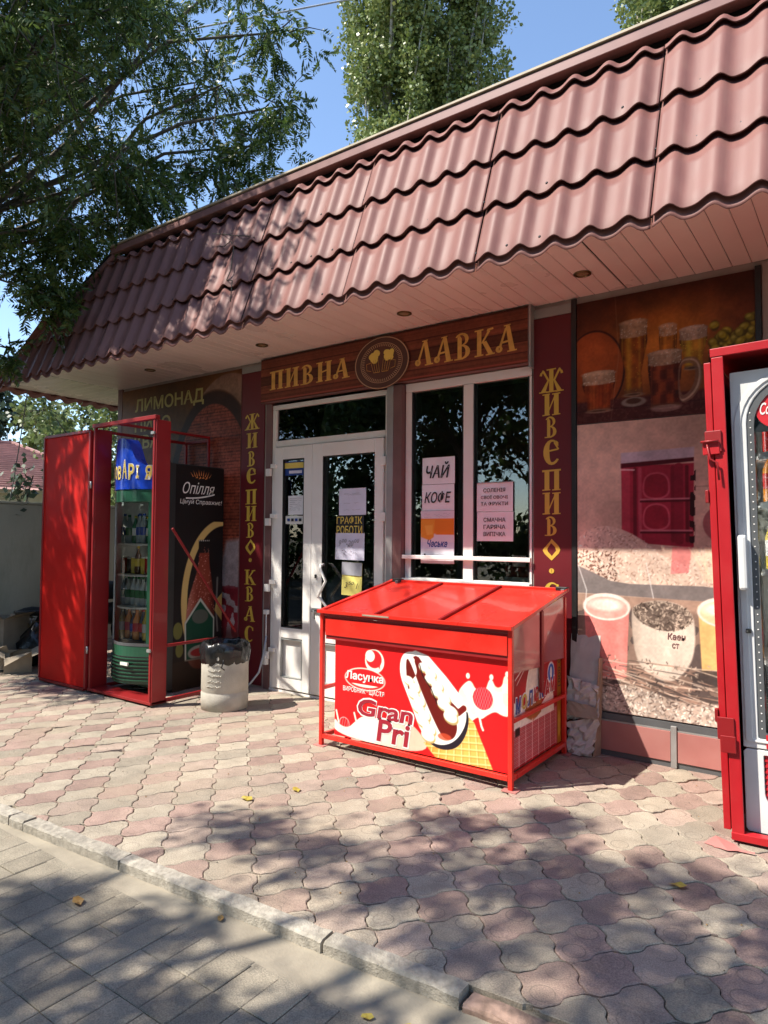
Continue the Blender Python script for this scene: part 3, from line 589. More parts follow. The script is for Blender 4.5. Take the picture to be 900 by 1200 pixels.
# ---------------------------------------------------------------- slavonic display lettering drawn as broad pen strokes
def glyph(ch):
    """list of strokes: polygons in a unit box"""
    def st(x, w=.25): return [(x, .03), (x+w, .03), (x+w, .97), (x, .97)]
    def ser(x0, x1, y, h=.07): return [(x0, y), (x1, y+h*.25), (x1, y+h), (x0, y+h*.75)]
    def arc(cx, cy, rx, ry, a0, a1, w0, w1, n=10):
        o = []; i_ = []
        for k in range(n+1):
            t = math.radians(a0+(a1-a0)*k/n); f = math.sin(math.pi*k/n); w = w0+(w1-w0)*f
            o.append((cx+rx*math.cos(t), cy+ry*math.sin(t))); i_.append((cx+(rx-w)*math.cos(t), cy+(ry-w*.45)*math.sin(t)))
        return [[o[k], o[k+1], i_[k+1], i_[k]] for k in range(n)]
    G = []
    if ch == 'П': G = [st(.14), st(.64), [(.02, .88), (.98, .92), (.98, 1.0), (.02, .97)], ser(.02, .44, 0), ser(.54, .96, 0)]
    elif ch == 'И': G = [st(.14), st(.64), [(.3, .18), (.36, .16), (.7, .82), (.64, .84)], ser(.02, .42, .93), ser(.54, .98, .93), ser(.02, .42, 0), ser(.54, .98, 0)]
    elif ch == 'Н': G = [st(.12), st(.66), [(.3, .44), (.68, .52), (.68, .59), (.3, .51)], ser(.0, .42, .93), ser(.56, .98, .93), ser(.0, .42, 0), ser(.56, .98, 0)]
    elif ch == 'В': G = [[(.2, .02), (.42, .03), (.42, .8), (.30, .93), (.2, .84)]]+arc(.42, .76, .36, .24, -75, 155, .1, .2)+arc(.42, .28, .44, .27, -95, 90, .1, .24)+[[(.04, 0), (.5, 0), (.5, .06), (.04, .05)], [(.42, .48), (.6, .55), (.56, .6), (.4, .53)]]
    elif ch in 'АЛ':
        G = [[(.48, .97), (.68, .95), (.92, .06), (.66, .06)], [(.46, .90), (.54, .86), (.26, .18), (.16, .24)], ser(.56, 1.02, 0), [(.4, .94), (.72, .97), (.72, 1.0), (.4, .98)]]+arc(.17, .15, .17, .13, 0, 360, .14, .16, 10)
        if ch == 'А': G.append([(.27, .33), (.72, .37), (.70, .44), (.30, .40)])
    elif ch == 'К': G = [st(.14, .22), ser(.02, .46, .93), ser(.02, .46, 0), [(.34, .47), (.44, .47), (.80, .88), (.70, .93)], [(.40, .50), (.60, .55), (.94, .06), (.70, .06)], ser(.58, 1.02, 0), [(.62, .88), (.96, .93), (.94, 1.0), (.66, .97)]]
    elif ch == 'Ж': G = [st(.41, .18), ser(.30, .70, .93), ser(.28, .72, 0), [(.03, .80), (.14, .97), (.2, .93), (.43, .50), (.36, .46), (.15, .84)], [(.97, .84), (.86, 1.0), (.8, .95), (.57, .50), (.64, .46), (.85, .86)], [(.42, .54), (.33, .50), (.06, .06), (.26, .06)], [(.58, .54), (.67, .50), (.94, .06), (.74, .06)], ser(-.02, .32, .0), ser(.68, 1.02, .0), [(.0, .74), (.1, .72), (.12, .84), (.04, .86)], [(.9, .74), (1.0, .76), (.97, .88), (.88, .86)]]
    elif ch == 'Е': G = arc(.52, .5, .44, .5, 60, 325, .12, .32, 14)+[[(.2, .50), (.84, .58), (.84, .64), (.2, .57)], [(.68, .80), (.86, .72), (.86, .88), (.74, .95)], [(.66, .93), (.9, .62), (.84, .58), (.62, .86)]]
    elif ch == 'С': G = arc(.52, .5, .44, .5, 55, 315, .10, .30, 14)+[[(.64, .94), (.88, .90), (.88, .70), (.78, .72), (.76, .84)]]
    elif ch == 'О': G = [[(.5, 1.02), (.42, .90), (.05, .55), (-.02, .45), (.25, .52), (.5, .86)], [(.5, 1.02), (.9, .68), (1.0, .5), (.76, .44), (.70, .62), (.42, .86)], [(1.0, .5), (.92, .32), (.5, -.04), (.48, .14), (.76, .44)], [(-.02, .45), (.1, .28), (.5, -.04), (.56, .14), (.30, .38), (.25, .52)]]
    elif ch == '·': G = arc(.5, .5, .2, .5, 0, 360, .18, .19, 12)
    return G
def letter(ch, u0, u1, v0, v1, P, m, parent, slope=0.0, n0=.002):
    mb = MB(); k = 0
    for g in glyph(ch):
        pts = [P(u0+x*(u1-u0), v0+y*(v1-v0)+slope*(x*(u1-u0)), n0+.00012*k) for x, y in g]; k += 1; mb.poly(pts)
    return mb.build('letter', m, parent)
# banners
def banner(x0, x1, zb, zt, label, letters, cap):
    t = thing('vertical_banner', label, 'banner', ((x0+x1)/2, 0, zb), 'dark red vertical lettered banners')
    o = Vector(t.location)
    def P(u, v, n=0.): return (u-o.x, -.014-n, v-o.z)
    MB().box((x0-o.x, -.014, 0), (x1-o.x, .0 if x0 > -2 else -.001, zt-zb)).build('banner_board', M['banner'], t, .002)
    MB().box((x0-o.x, -.016, zt-zb+.002), (x1-o.x, 0, zt-zb+cap)).build('banner_cap', M['greytrim'], t)
    for ch, za, zc, w in letters:
        xc = (x0+x1)/2-.005; letter(ch, xc-w/2, xc+w/2, za, zc, P, M['gold'], t)
banner(-1.85, -1.588, .02, 2.835, 'wide dark red banner with gold letters between the window and the beer glass poster',
       [('Ж', 2.322, 2.483, .165), ('И', 2.167, 2.316, .13), ('В', 2.018, 2.161, .10), ('Е', 1.835, 2.005, .135), ('П', 1.665, 1.807, .135), ('И', 1.506, 1.653, .13), ('В', 1.364, 1.494, .10), ('О', 1.206, 1.342, .12), ('·', 1.115, 1.150, .09), ('С', .92, 1.058, .13)], .065)
banner(-4.72, -4.425, .02, 2.845, 'narrower dark red banner with gold letters left of the door, behind the bin',
       [('Ж', 2.316, 2.464, .185), ('И', 2.149, 2.288, .15), ('В', 1.982, 2.121, .12), ('Е', 1.822, 1.968, .15), ('П', 1.635, 1.773, .15), ('И', 1.483, 1.621, .15), ('В', 1.332, 1.469, .12), ('О', 1.18, 1.318, .13), ('·', 1.112, 1.148, .10), ('К', .907, 1.043, .15), ('В', .756, .893, .13), ('А', .576, .715, .14), ('С', .395, .539, .14)], .06)
# name sign over door and window
sg = thing('shop_sign', 'wood grain name sign with ochre letters and round emblem above the door', 'sign', (-3.1, -.05, 2.53))
so_ = Vector(sg.location)
def PS(u, v, n=0.): return (u-so_.x, -.022-n, v-so_.z)
box('sign_board', (-4.415-so_.x, -.02, 0), (-1.865-so_.x, .05, .39), M['browntrim'], sg, .003)
a = Art(-4.412, -1.868, 2.532, 2.918, .005, (.50, .27, .20))
f = (a.V-2.53)/.39*5.2; idx = np.floor(f); fr = f-idx
gr_ = vnoise(a.h, a.w, 3, 3)*.25+np.repeat(vnoise(a.h, 8, 1.5, 5)[:, :1], a.w, 1)*.5+vnoise(a.h, a.w, 26, 9)*.35
a.I *= (.62+.55*gr_)[..., None]; a.I *= (.9+.2*np.sin(idx*2.3))[..., None]; a.put((fr < .09)*1.0*.8, (.16, .07, .06)); a.put(a.line([(-4.41, 2.548), (-1.87, 2.548)], .012), (.62, .30, .25))
a.build('sign_print', PS, sg)
for s_, x0, x1, z0, z1 in (('ПИВНА', -4.305, -3.395, 2.632, 2.80), ('ЛАВКА', -2.775, -1.94, 2.625, 2.818)):
    n = len(s_); w = (x1-x0)/n
    for i, ch in enumerate(s_): letter(ch, x0+i*w+.002, x0+(i+1)*w-.008, z0, z1, PS, M['gold2'], sg, 0, .003)
em = MB(); n = 40
for z_, r_, mi in ((.012, .208, 0), (.0125, .203, 1), (.013, .196, 0), (.0135, .158, 1), (.014, .154, 0), (.0145, .125, 2)):
    em.poly([PS(-3.08+r_*1.27*math.cos(2*math.pi*k/n), 2.702+r_*math.sin(2*math.pi*k/n), z_) for k in range(n)], mi)
for k in range(60):
    t_ = 2*math.pi*k/60; em.poly([PS(-3.08+r_*1.27*math.cos(t_+d), 2.702+r_*math.sin(t_+d), .0152) for r_, d in ((.128, -.018), (.150, -.018), (.150, .018), (.128, .018))], 1)
eo = em.build('emblem', [mat('emblem_brown', (.085, .032, .022), rough=.5), mat('emblem_line', (.50, .30, .17), rough=.5), mat('emblem_centre', (.10, .035, .025), rough=.5)], sg)
for s_ in (-1, 1):
    g_ = MB()
    cx_ = -3.08+s_*.068
    for q in range(13): r_ = .019+rnd.random()*.009; px_, pz_ = cx_+rnd.uniform(-.036, .036), 2.757+rnd.uniform(-.03, .032); g_.poly([PS(px_+r_*math.cos(k*.7), pz_+r_*math.sin(k*.7), .016+q*.0002+(s_+1)*.001) for k in range(9)], 0)
    g_.build('foam', [M['yellow']], eo)
g2 = MB()
for s_ in (-1, 1):
    cx_ = -3.08+s_*.062; sl = s_*.022
    for u in (-.036, -.012, .012, .036): g2.tube([PS(cx_+u, 2.73, .019), PS(cx_+u*.8-sl, 2.63, .019)], .0016, 4)
    g2.tube([PS(cx_-.03-sl, 2.63, .019), PS(cx_+.03-sl, 2.63, .019)], .002, 4)
    g2.tube([PS(cx_+s_*.036, 2.71, .019), PS(cx_+s_*.076, 2.705, .019), PS(cx_+s_*.072, 2.655, .019), PS(cx_+s_*.03, 2.645, .019)], .002, 4)
g2.build('mug_outline', M['gold2'], eo)
for nm, m_, r_ in (('ПИВНА', 0, .162), ):
    pass
# ================================================================ posters on the wall
def glassbeer(a, cu, v0, v1, w0, w1, body, hi, foam, fh, waist=0.0):
    """beer glass: rounded foam head over tinted body, rim lights and a thick base"""
    h = v1-v0; L_ = [(cu-w0/2, v0), (cu-w0/2*(1-waist), v0+h*.3), (cu-w1/2*1.03, v0+h*.72), (cu-w1/2, v1)]; pts = L_+[(2*cu-x, y) for x, y in L_[::-1]]
    m = a.poly(pts); t = (a.U-cu)/max(w0, w1)*2
    c = np.array(body)[None, None]*(.72+.40*a.n(.03, 4)[..., None]); c = c*(1-np.clip(np.abs(t), 0, 1)**3*.55)[..., None]
    for o_, k, w_ in ((-.35, .65, .22), (.45, .35, .10), (-.82, .45, .05), (.86, .45, .04)): g = np.exp(-((t-o_)/w_)**2)[..., None]*k; c = c*(1-g)+np.array(hi)*g
    a.put(m*.96, c); a.put(m*np.clip((v0+h*.12-a.V)/(h*.06), 0, 1)*.7, (.45, .30, .22)); a.put(a.ell(cu, v0+.004, w0*.55, .012)*.8, (.72, .60, .52)); a.put(a.ell(cu, v0+.006, w0*.4, .006)*.8, (.30, .18, .12))
    fm = np.clip(a.poly([(cu-w1/2*.99, v1-fh), (cu+w1/2*.99, v1-fh), (cu+w1/2*1.03, v1), (cu-w1/2*1.03, v1)])+a.ell(cu, v1, w1/2*1.03, .020)+a.ell(cu, v1-fh, w1/2*.99, .012), 0, 1)
    fc = np.array(foam)[None, None]*(.86+.26*a.n(.016, 9)[..., None])*(1-np.clip(t, -1, 1)**2*.22)[..., None]; a.put(fm*.97, fc); a.put(a.ell(cu-.01, v1+.004, w1/2*.8, .012, 0, .01)*.7, tuple(min(1, x*1.18) for x in foam)); a.grains(fm, 60, tuple(x*.8 for x in foam), (1, .95, .88), .005, int(abs(cu)*100), .8)
    a.grains(m*(1-fm), 40, body, hi, .004, int(abs(cu)*90), .9)
po = thing('beer_glasses_poster', 'dark brown upper poster with five beer glasses and green hops', 'poster', (-1.03, -.01, 2.09))
pl = Vector(po.location)
def PB(u, v, n=0.): return (u-pl.x, -.004-n, v-pl.z)
box('backing_sheet', (-1.55-pl.x, -.003, .0), (-.517-pl.x, .009, .795), M['browntrim'], po)
a = Art(-1.549, -.518, 2.092, 2.883, .0045, (.40, .19, .12))
gl = np.exp(-(((a.U+1.0)/.33)**2+((a.V-2.52)/.30)**2))[..., None]; a.I = a.I*(1-gl)+np.array((.93, .55, .20))*gl
gl = np.clip((a.V-2.68)/.2, 0, 1)[..., None]*.55; a.I = a.I*(1-gl)+np.array((.24, .11, .09))*gl
a.I *= (.85+.3*a.n(.09, 2))[..., None]
a.put(a.ell(-1.44, 2.42, .20, .27)*.8, (.72, .34, .16)); a.put(a.ell(-1.44, 2.42, .20, .27)-a.ell(-1.44, 2.42, .188, .258), (.22, .10, .08)); a.put(a.ell(-1.42, 2.5, .10, .1, 0, .08)*.5, (.9, .45, .22))
tb = np.clip((2.24-a.V)/.02, 0, 1); a.put(tb, (.34, .16, .14)); a.put(tb*(a.n(.012, 8) > .62)*.4, (.5, .3, .28)); a.put(a.line([(-1.55, 2.17), (-.5, 2.17)], .006)*.6, (.18, .08, .08))
for q in range(46):
    cu, cv = rnd.uniform(-.74, -.50), rnd.uniform(2.45, 2.60); cv += .03*math.sin(cu*22)
    rr_ = rnd.random(); a.put(a.ell(cu+.003, cv-.005, .031, .025, rnd.random()*3, .012)*.9, (.28, .24, .08)); a.put(a.ell(cu, cv, .026, .020, rnd.random()*3, .010), (.50+.24*rr_, .46+.18*rr_, .15)); a.put(a.ell(cu-.005, cv+.006, .012, .008, .4, .008)*.7, (.80, .74, .34))
a.put(a.poly([(-.76, 2.45), (-.5, 2.47), (-.5, 2.34), (-.76, 2.33)])*.9, (.26, .20, .10)); a.put(a.line([(-.76, 2.43), (-.5, 2.45)], .008), (.5, .45, .3))
glassbeer(a, -.843, 2.36, 2.60, .10, .15, (.85, .58, .18), (.95, .85, .25), (.80, .66, .58), .055); glassbeer(a, -.985, 2.36, 2.64, .09, .10, (.78, .45, .14), (.95, .6, .2), (.82, .62, .48), .05)
glassbeer(a, -1.19, 2.24, 2.70, .115, .165, (.70, .36, .12), (.95, .72, .2), (.78, .62, .50), .085, .18); a.put(a.ell(-1.19, 2.20, .075, .03), (.62, .55, .50)); a.put(a.ell(-1.19, 2.205, .045, .018), (.35, .22, .16))
glassbeer(a, -1.408, 2.16, 2.405, .15, .205, (.72, .30, .13), (.82, .42, .18), (.86, .70, .58), .06)
for q in range(9): a.put(a.line([(-1.49+q*.021, 2.18), (-1.495+q*.023, 2.33)], .005)*.35, (.4, .14, .06))
glassbeer(a, -1.005, 2.145, 2.48, .165, .19, (.50, .20, .12), (.78, .36, .2), (.82, .66, .55), .065)
for q in range(4):
    for r_ in range(3): a.put(a.poly([(-1.075+q*.042, 2.17+r_*.075), (-1.042+q*.042, 2.17+r_*.075), (-1.042+q*.042, 2.225+r_*.075), (-1.075+q*.042, 2.225+r_*.075)])*.5, (.32, .10, .07) if (q+r_) % 2 else (.75, .34, .16))
a.put(np.clip(a.sp([(-.93, 2.43), (-.83, 2.44), (-.79, 2.37), (-.80, 2.25), (-.86, 2.17), (-.93, 2.16)])-a.sp([(-.92, 2.395), (-.85, 2.40), (-.83, 2.35), (-.84, 2.27), (-.88, 2.21), (-.92, 2.21)]), 0, 1)*.8, (.60, .44, .36)); a.put(np.clip(a.sp([(-.93, 2.42), (-.84, 2.43), (-.80, 2.37), (-.81, 2.25), (-.87, 2.18), (-.93, 2.17)])-a.sp([(-.93, 2.41), (-.845, 2.42), (-.81, 2.365), (-.82, 2.26), (-.875, 2.19), (-.93, 2.18)]), 0, 1)*.8, (.92, .78, .66))
a.put(a.ell(-1.0, 2.14, .085, .02)*.7, (.75, .6, .55))
a.wear(.12); a.put(a.line([(-1.3, 2.88), (-1.28, 2.5), (-1.33, 2.1)], .004)*.25, (.9, .8, .7)); a.I = np.clip(a.I*.84, 0, 1); a.build('beer_print', PB, po)
po2 = thing('kvass_poster', 'pale lower poster with a dark red jug, grain heaps, drink glasses and a sack', 'poster', (-1.03, -.01, .27))
pl2 = Vector(po2.location)
def PK(u, v, n=0.): return (u-pl2.x, -.004-n, v-pl2.z)
box('backing_sheet', (-1.55-pl2.x, -.003, .0), (-.517-pl2.x, .009, 1.816), M['browntrim'], po2)
a = Art(-1.549, -.518, .272, 2.084, .0045, (.83, .69, .60))
a.I *= (.93+.12*a.n(.35, 3)+.05*a.n(.06, 6))[..., None]; g = np.clip((a.V-1.6)/.5, 0, 1)[..., None]*.18; a.I = a.I*(1-g)+np.array((.62, .50, .44))*g
# jug
a.put(a.poly([(-1.265, 1.33), (-.85, 1.30), (-.845, 1.80), (-1.268, 1.80)]), (.66, .13, .22))
for u_, w_, c_ in ((-1.24, .05, (.76, .22, .30)), (-1.185, .022, (.40, .06, .12)), (-1.155, .02, (.78, .28, .36)), (-.965, .022, (.48, .07, .14)), (-.93, .05, (.52, .08, .16)), (-.885, .02, (.36, .05, .10))): a.put(a.line([(u_, 1.34), (u_, 1.78)], w_)*.8, c_)
for v_ in (1.40, 1.59):
    m = a.sp([(-1.14, v_), (-.98, v_), (-.98, v_+.12), (-1.02, v_+.165), (-1.10, v_+.165), (-1.14, v_+.12)]); a.put(m*.75, (.58, .09, .17)); a.put((m-a.sp([(-1.13, v_+.01), (-.99, v_+.01), (-.99, v_+.12), (-1.03, v_+.155), (-1.09, v_+.155), (-1.13, v_+.12)]))*.9, (.82, .30, .38)); a.put(a.line([(-1.15, v_), (-.86, v_)], .010)*.9, (.80, .45, .50)); a.put(a.line([(-1.15, v_-.012), (-.86, v_-.012)], .012)*.9, (.30, .04, .08))
a.put(a.line([(-.86, 1.34), (-.85, 1.78)], .03)*(a.n(.03, 5) > .5), (.2, .04, .07)); a.put(a.poly([(-1.27, 1.79), (-.845, 1.81), (-.845, 1.835), (-1.27, 1.82)]), (.33, .04, .09)); a.put(a.poly([(-1.27, 1.82), (-.845, 1.835), (-.843, 1.895), (-1.27, 1.885)]), (.74, .68, .72)); a.put(a.line([(-1.27, 1.78), (-1.19, 1.775)], .008), (.9, .75, .75))
a.put(a.line([(-.84, 1.66), (-.74, 1.66), (-.60, 1.68)], .006)*.5, (.5, .38, .32)); a.put(a.ell(-.66, 1.44, .14, .12)*.9, (.62, .33, .34)); 
# heaps of grain
he = np.maximum(a.sp([(-1.56, 1.32), (-1.50, 1.40), (-1.38, 1.435), (-1.26, 1.41), (-1.12, 1.33), (-1.0, 1.22), (-.5, 1.10), (-.5, 1.0), (-1.56, 1.0)]), a.poly([(-.92, 1.16), (-.82, 1.30), (-.68, 1.36), (-.5, 1.32), (-.5, 1.05), (-.95, 1.05)]))
a.put(he, (.88, .76, .67)); a.grains(he, 1500, (.68, .52, .44), (1, .92, .84), .011, 5); a.grains(he*(a.U < -1.3)*(a.V < 1.27), 160, (.25, .15, .12), (.5, .3, .24), .010, 6)
a.put(a.poly([(-.97, 1.30), (-.86, 1.31), (-.88, 1.15), (-.98, 1.14)])*.55, (.92, .35, .38))
for q in range(26): u_ = rnd.uniform(-.80, -.55); a.put(a.line([(u_, 1.10), (u_+rnd.uniform(-.12, .12), 1.30)], .006)*.8, (.95, .82, .68))
# dark tray
a.put(a.poly([(-1.56, 1.18), (-1.44, 1.13), (-1.34, 1.085), (-1.22, 1.07), (-.80, 1.075), (-.5, 1.05), (-.5, .98), (-1.56, 1.0)]), (.50, .455, .44)); a.put(a.poly([(-1.56, .995), (-.5, .985), (-.5, .90), (-1.56, .90)])*.9, (.66, .52, .44))
low = np.clip((.93-a.V)/.03, 0, 1); a.put(low, (.56, .45, .39)); a.put(low*(a.n(.05, 12) > .55)*.8, (.34, .29, .28))
def glassdrink(cu, top, bot, w, body, inner):
    a.put(a.poly([(cu-w/2, top), (cu+w/2, top), (cu+w*.43, bot), (cu-w*.43, bot)]), body); a.put(a.ell(cu, bot, w*.43, .03), body)
    t = (a.U-cu)/w*2; a.put(a.poly([(cu-w/2, top), (cu+w/2, top), (cu+w*.43, bot), (cu-w*.43, bot)])*np.exp(-((t-.65)/.2)**2)*.5, tuple(min(1, x*1.25) for x in body))
    a.put(a.ell(cu, top-.03, w*.52, .085), (.96, .88, .82)); a.put(a.ell(cu, top-.035, w*.46, .068), inner); a.put(a.ell(cu-.01, top-.018, w*.36, .036, 0, .02)*.9, (.97, .93, .86))
glassdrink(-1.365, .95, .50, .285, (.90, .50, .46), (.93, .66, .60)); glassdrink(-.70, .96, .58, .26, (.95, .74, .44), (.95, .82, .62))
a.put(a.ell(-.72, .545, .16, .05)*.9, (.30, .26, .25))
# sack
sk_ = a.sp([(-1.215, .90), (-1.18, .95), (-1.03, .985), (-.90, .95), (-.845, .88), (-.85, .66), (-.92, .54), (-1.0, .49), (-1.12, .53), (-1.19, .62)], .01); a.put(sk_, (.93, .86, .78)); tx = ((np.sin(a.U*700)*np.sin(a.V*700)) > .1)*sk_*.30; a.put(tx, (.62, .52, .45)); a.put(sk_*np.clip((-a.U-1.12)/.1, 0, 1)*.4, (.50, .40, .34))
hd = a.sp([(-1.21, .90), (-1.18, .95), (-1.03, .98), (-.90, .95), (-.85, .88), (-.90, .82), (-1.02, .79), (-1.15, .83)]); a.put(hd, (.42, .35, .31)); a.grains(hd, 330, (.2, .15, .13), (.9, .8, .7), .014, 8, .35)
# stalks and loose grain
st_ = low*(a.V < .62)
for q in range(80):
    u_, v_ = rnd.uniform(-1.5, -.6), rnd.uniform(.36, .60); L_ = rnd.uniform(.12, .45); sl = rnd.uniform(-.35, .05); c_ = rnd.choice([(.95, .84, .74), (.80, .62, .52), (.32, .27, .25)]); a.put(a.line([(u_, v_), (u_+L_, v_+sl*L_)], .005)*.85, c_)
gb = np.clip((.42+.03*np.sin(a.U*9)-a.V)/.02, 0, 1); a.put(gb, (.76, .66, .59)); a.grains(gb, 900, (.36, .28, .25), (1, .95, .88), .013, 9, .4); a.grains(low*(a.V > .35)*(a.V < .62), 240, (.25, .2, .18), (.95, .85, .75), .012, 10, .4)
a.wear(.09); a.put(a.line([(-1.56, 1.22), (-1.49, 1.02), (-1.50, .9)], .006)*.7, (.95, .92, .9)); a.put(a.line([(-1.12, 1.2), (-1.08, .99)], .005)*.7, (.95, .92, .9)); a.I = a.I*.86+a.I.mean(2, keepdims=True)*.14; a.I = np.clip(a.I*1.04, 0, 1); a.build('kvass_print', PK, po2)
text('lettering', 'Каен', -1.0, -.90, .75, .79, PK, M['browntrim'], po2, .02, .1, .003); text('lettering', 'ст', -.975, -.935, .70, .73, PK, M['browntrim'], po2, .02, .1, .003)
# left poster with the barrel
po3 = thing('barrel_poster', 'dark brown poster with a barrel end and yellow words behind the green fridge', 'poster', (-5.66, -.01, 0))
pl3 = Vector(po3.location)
def PL(u, v, n=0.): return (u-pl3.x, -.006-n, v-pl3.z)
box('backing_sheet', (-6.598-pl3.x, -.005, .01), (-4.724-pl3.x, .009, 2.90), M['browntrim'], po3)
a = Art(-6.596, -4.726, .012, 2.898, .0065, (.38, .25, .14))
a.I *= (.8+.35*a.n(.4, 2))[..., None]
bo = a.ell(-5.10, 1.68, .66, 1.06, .0, .02); a.put((a.ell(-4.90, 1.76, .72, 1.12)-bo)*.9*(a.V > 1.0), (.50, .40, .35)); a.put(bo, (.20, .12, .10))
inr = a.ell(-5.12, 1.66, .56, .95); a.put(inr, (.56, .27, .20)); rw = (a.V/.030)
mk_ = (rw-np.floor(rw)) < .26; a.put(inr*mk_*.8, (.28, .12, .10)); col_ = np.floor(rw) % 2; a.put(inr*((((a.U+col_*.05)/.10) % 1) < .07)*.6, (.28, .12, .10)); a.put(inr*(a.n(.02, 3) > .6)*.4, (.68, .36, .27)); a.put(inr*np.clip((a.U+4.9)/.5, 0, 1)*.4, (.28, .16, .13))
lw = a.poly([(-5.05, .02), (-4.72, .02), (-4.72, 1.32), (-4.90, 1.30), (-5.0, 1.0)], .05); a.put(lw, (.60, .55, .56)); a.put(lw*np.clip((.95-a.V)/.1, 0, 1)*(a.n(.06, 4) > .42), (.46, .13, .17)); a.put(lw*np.clip((.55-a.V)/.1, 0, 1)*.7, (.30, .17, .16))
a.wear(.15); a.build('barrel_print', PL, po3)
for s_, z0, z1, x1 in (('ЛИМОНАД', 2.625, 2.79, -5.252), ('ПИВО', 2.435, 2.575, -5.76), ('КВАС', 2.255, 2.40, -5.80)): text('lettering', s_, -6.365, x1, z0, z1, PL, M['ygreen'], po3, .022)
# ================================================================ papers in the windows
def paper(name, label, cat, x0, x1, z0, z1, m, y=-.001, rot=0.0, thing_y=.008, grp=None):
    t = thing(name, label, cat, ((x0+x1)/2, thing_y, (z0+z1)/2), grp, (0, rot, 0)); w, h = (x1-x0)/2, (z1-z0)/2
    mb = MB(); n = 5
    vs = [(-w+2*w*i/n, -.0015-.003*math.sin(i*1.3+x0*9)*(j), -h+2*h*j) for j in (0, 1) for i in range(n+1)]
    mb.add(vs, [(i, i+1, i+n+2, i+n+1) for i in range(n)]); mb.build('sheet', m, t); P = lambda u, v, n_=0.: (u, -.0065-n_, v); return t, P, w, h
def scribble(t, P, w, h, rows, m, seed, amp=.012, wd=.0016, x0=-.8, x1=.8):
    r = random.Random(seed); mb = MB()
    for v in rows:
        x = x0*w; pts = []
        while x < x1*w:
            pts.append(P(x, v*h+r.uniform(-amp, amp), .0005)); x += r.uniform(.006, .02)
            if r.random() < .12 and len(pts) > 2: mb.tube(pts, wd, 4); pts = []; x += .02
        if len(pts) > 1: mb.tube(pts, wd, 4)
    mb.build('handwriting', m, t)
t, P, w, h = paper('tea_notice', 'white sheet with the black word ЧАЙ, uppermost in the left window pane', 'notice', -2.752, -2.472, 1.745, 1.945, M['paper']); text('lettering', 'ЧАЙ', -.105, .10, -.055, .065, P, M['kprint'], t, .018, .25, .001)
t, P, w, h = paper('coffee_notice', 'white sheet with the black word КОФЕ just above the orange advert', 'notice', -2.754, -2.476, 1.548, 1.742, M['paper']); text('lettering', 'КОФЕ', -.115, .115, -.045, .045, P, M['kprint'], t, .016, .25, .001)
t, P, w, h = paper('orange_advert', 'orange and white drink advert with blue lettering, lowest sheet in the left window pane', 'advert', -2.760, -2.474, 1.155, 1.546, M['paper'])
a = Art(-w, w, -h, h, .005, (.86, .84, .87)); m_ = (a.V > .02)*(a.V < .14); m_ = m_*np.clip((a.V-(.02+.10*np.clip((-a.U-.02)/.2, -1, 0)))/.01, 0, 1)
a.put(m_*1., (.88, .52, .18)); a.put(a.poly([(-w, .13), (-.02, .13), (-.03, .0), (-.07, -.025), (-w, .0)]), (.90, .60, .22)); a.put(a.poly([(-.11, .085), (-.04, .09), (-.04, .02), (-.09, .015)])*.6, (.96, .75, .35)); a.put((a.V < -.04)*(a.V > -.09)*.3, (.7, .75, .9)); a.build('advert_print', P, t)
text('lettering', 'Чеське', -.085, .09, -.075, -.02, P, M['bprint'], t, .03, .3, .002); text('lettering', 'Осіння\nзнижка', -.10, -.045, .035, .08, P, M['oprint'], t, 0, 0, .002) if 0 else None
text('lettering', '1', -.115, -.10, -.165, -.125, P, M['kprint'], t, .01, 0, .002); scribble(t, P, w, h, (-.64, -.74, -.84), M['gprint'], 3, .006, .0012, -.3, .8); scribble(t, P, w, h, (.86, .78), M['gprint'], 5, .008, .0012)
t, P, w, h = paper('pickles_notice', 'white sheet listing pickles vegetables and fruit in the right window pane, above the pastry sheet', 'notice', -2.292, -2.012, 1.534, 1.742, M['paper'])
for i, s_ in enumerate(('СОЛЕНІЯ', 'СВОЇ ОВОЧІ', 'ТА ФРУКТИ')): text('lettering', s_, -.085-(.02 if i else 0), .085+(.02 if i else 0), .032-i*.048, .060-i*.048, P, M['kprint'], t, .012, 0, .001)
MB().box((-.14, -.010, .098), (.14, -.006, .102)).build('tape', M['dgrey'], t)
t, P, w, h = paper('pastry_notice', 'white sheet advertising hot pastry, lower sheet in the right window pane', 'notice', -2.290, -2.010, 1.325, 1.531, M['paper'])
for i, s_ in enumerate(('СМАЧНА', 'ГАРЯЧА', 'ВИПІЧКА')): text('lettering', s_, -.085, .085, .032-i*.050, .062-i*.050, P, M['kprint'], t, .012, 0, .001)
t, P, w, h = paper('door_notice', 'pale lilac handwritten sheet on the door, above the yellow working hours lettering', 'notice', -3.565, -3.285, 1.524, 1.742, M['paper2'], rot=-.01); scribble(t, P, w, h, (.62, .52, -.1, -.6), M['gprint'], 8, .004, .0009, -.6, .7)
hs = thing('opening_hours_sign', 'black board with yellow Cyrillic heading for working hours behind the door papers', 'sign', (-3.44, .009, 1.42)); MB().box((-.15, -.003, -.20), (.135, .0, .10)).build('board', M['kprint'], hs)
PH = lambda u, v, n_=0.: (u, -.003-n_, v); text('lettering', 'ГРАФІК', -.145, .12, .03, .095, PH, M['yellow'], hs, .01); text('lettering', 'РОБОТИ', -.145, .12, -.05, .018, PH, M['yellow'], hs, .01)
t, P, w, h = paper('hours_sheet', 'lilac sheet with large handwritten hours covering the black board on the door', 'notice', -3.595, -3.296, 1.160, 1.378, M['paper2'], thing_y=.004, rot=.01); text('handwriting', '9⁰⁰-20⁰⁰', -.11, .10, -.0, .06, P, M['gprint'], t, 0, .3, .001); scribble(t, P, w, h, (-.35, -.55), M['gprint'], 9, .016, .0012, -.5, .5)
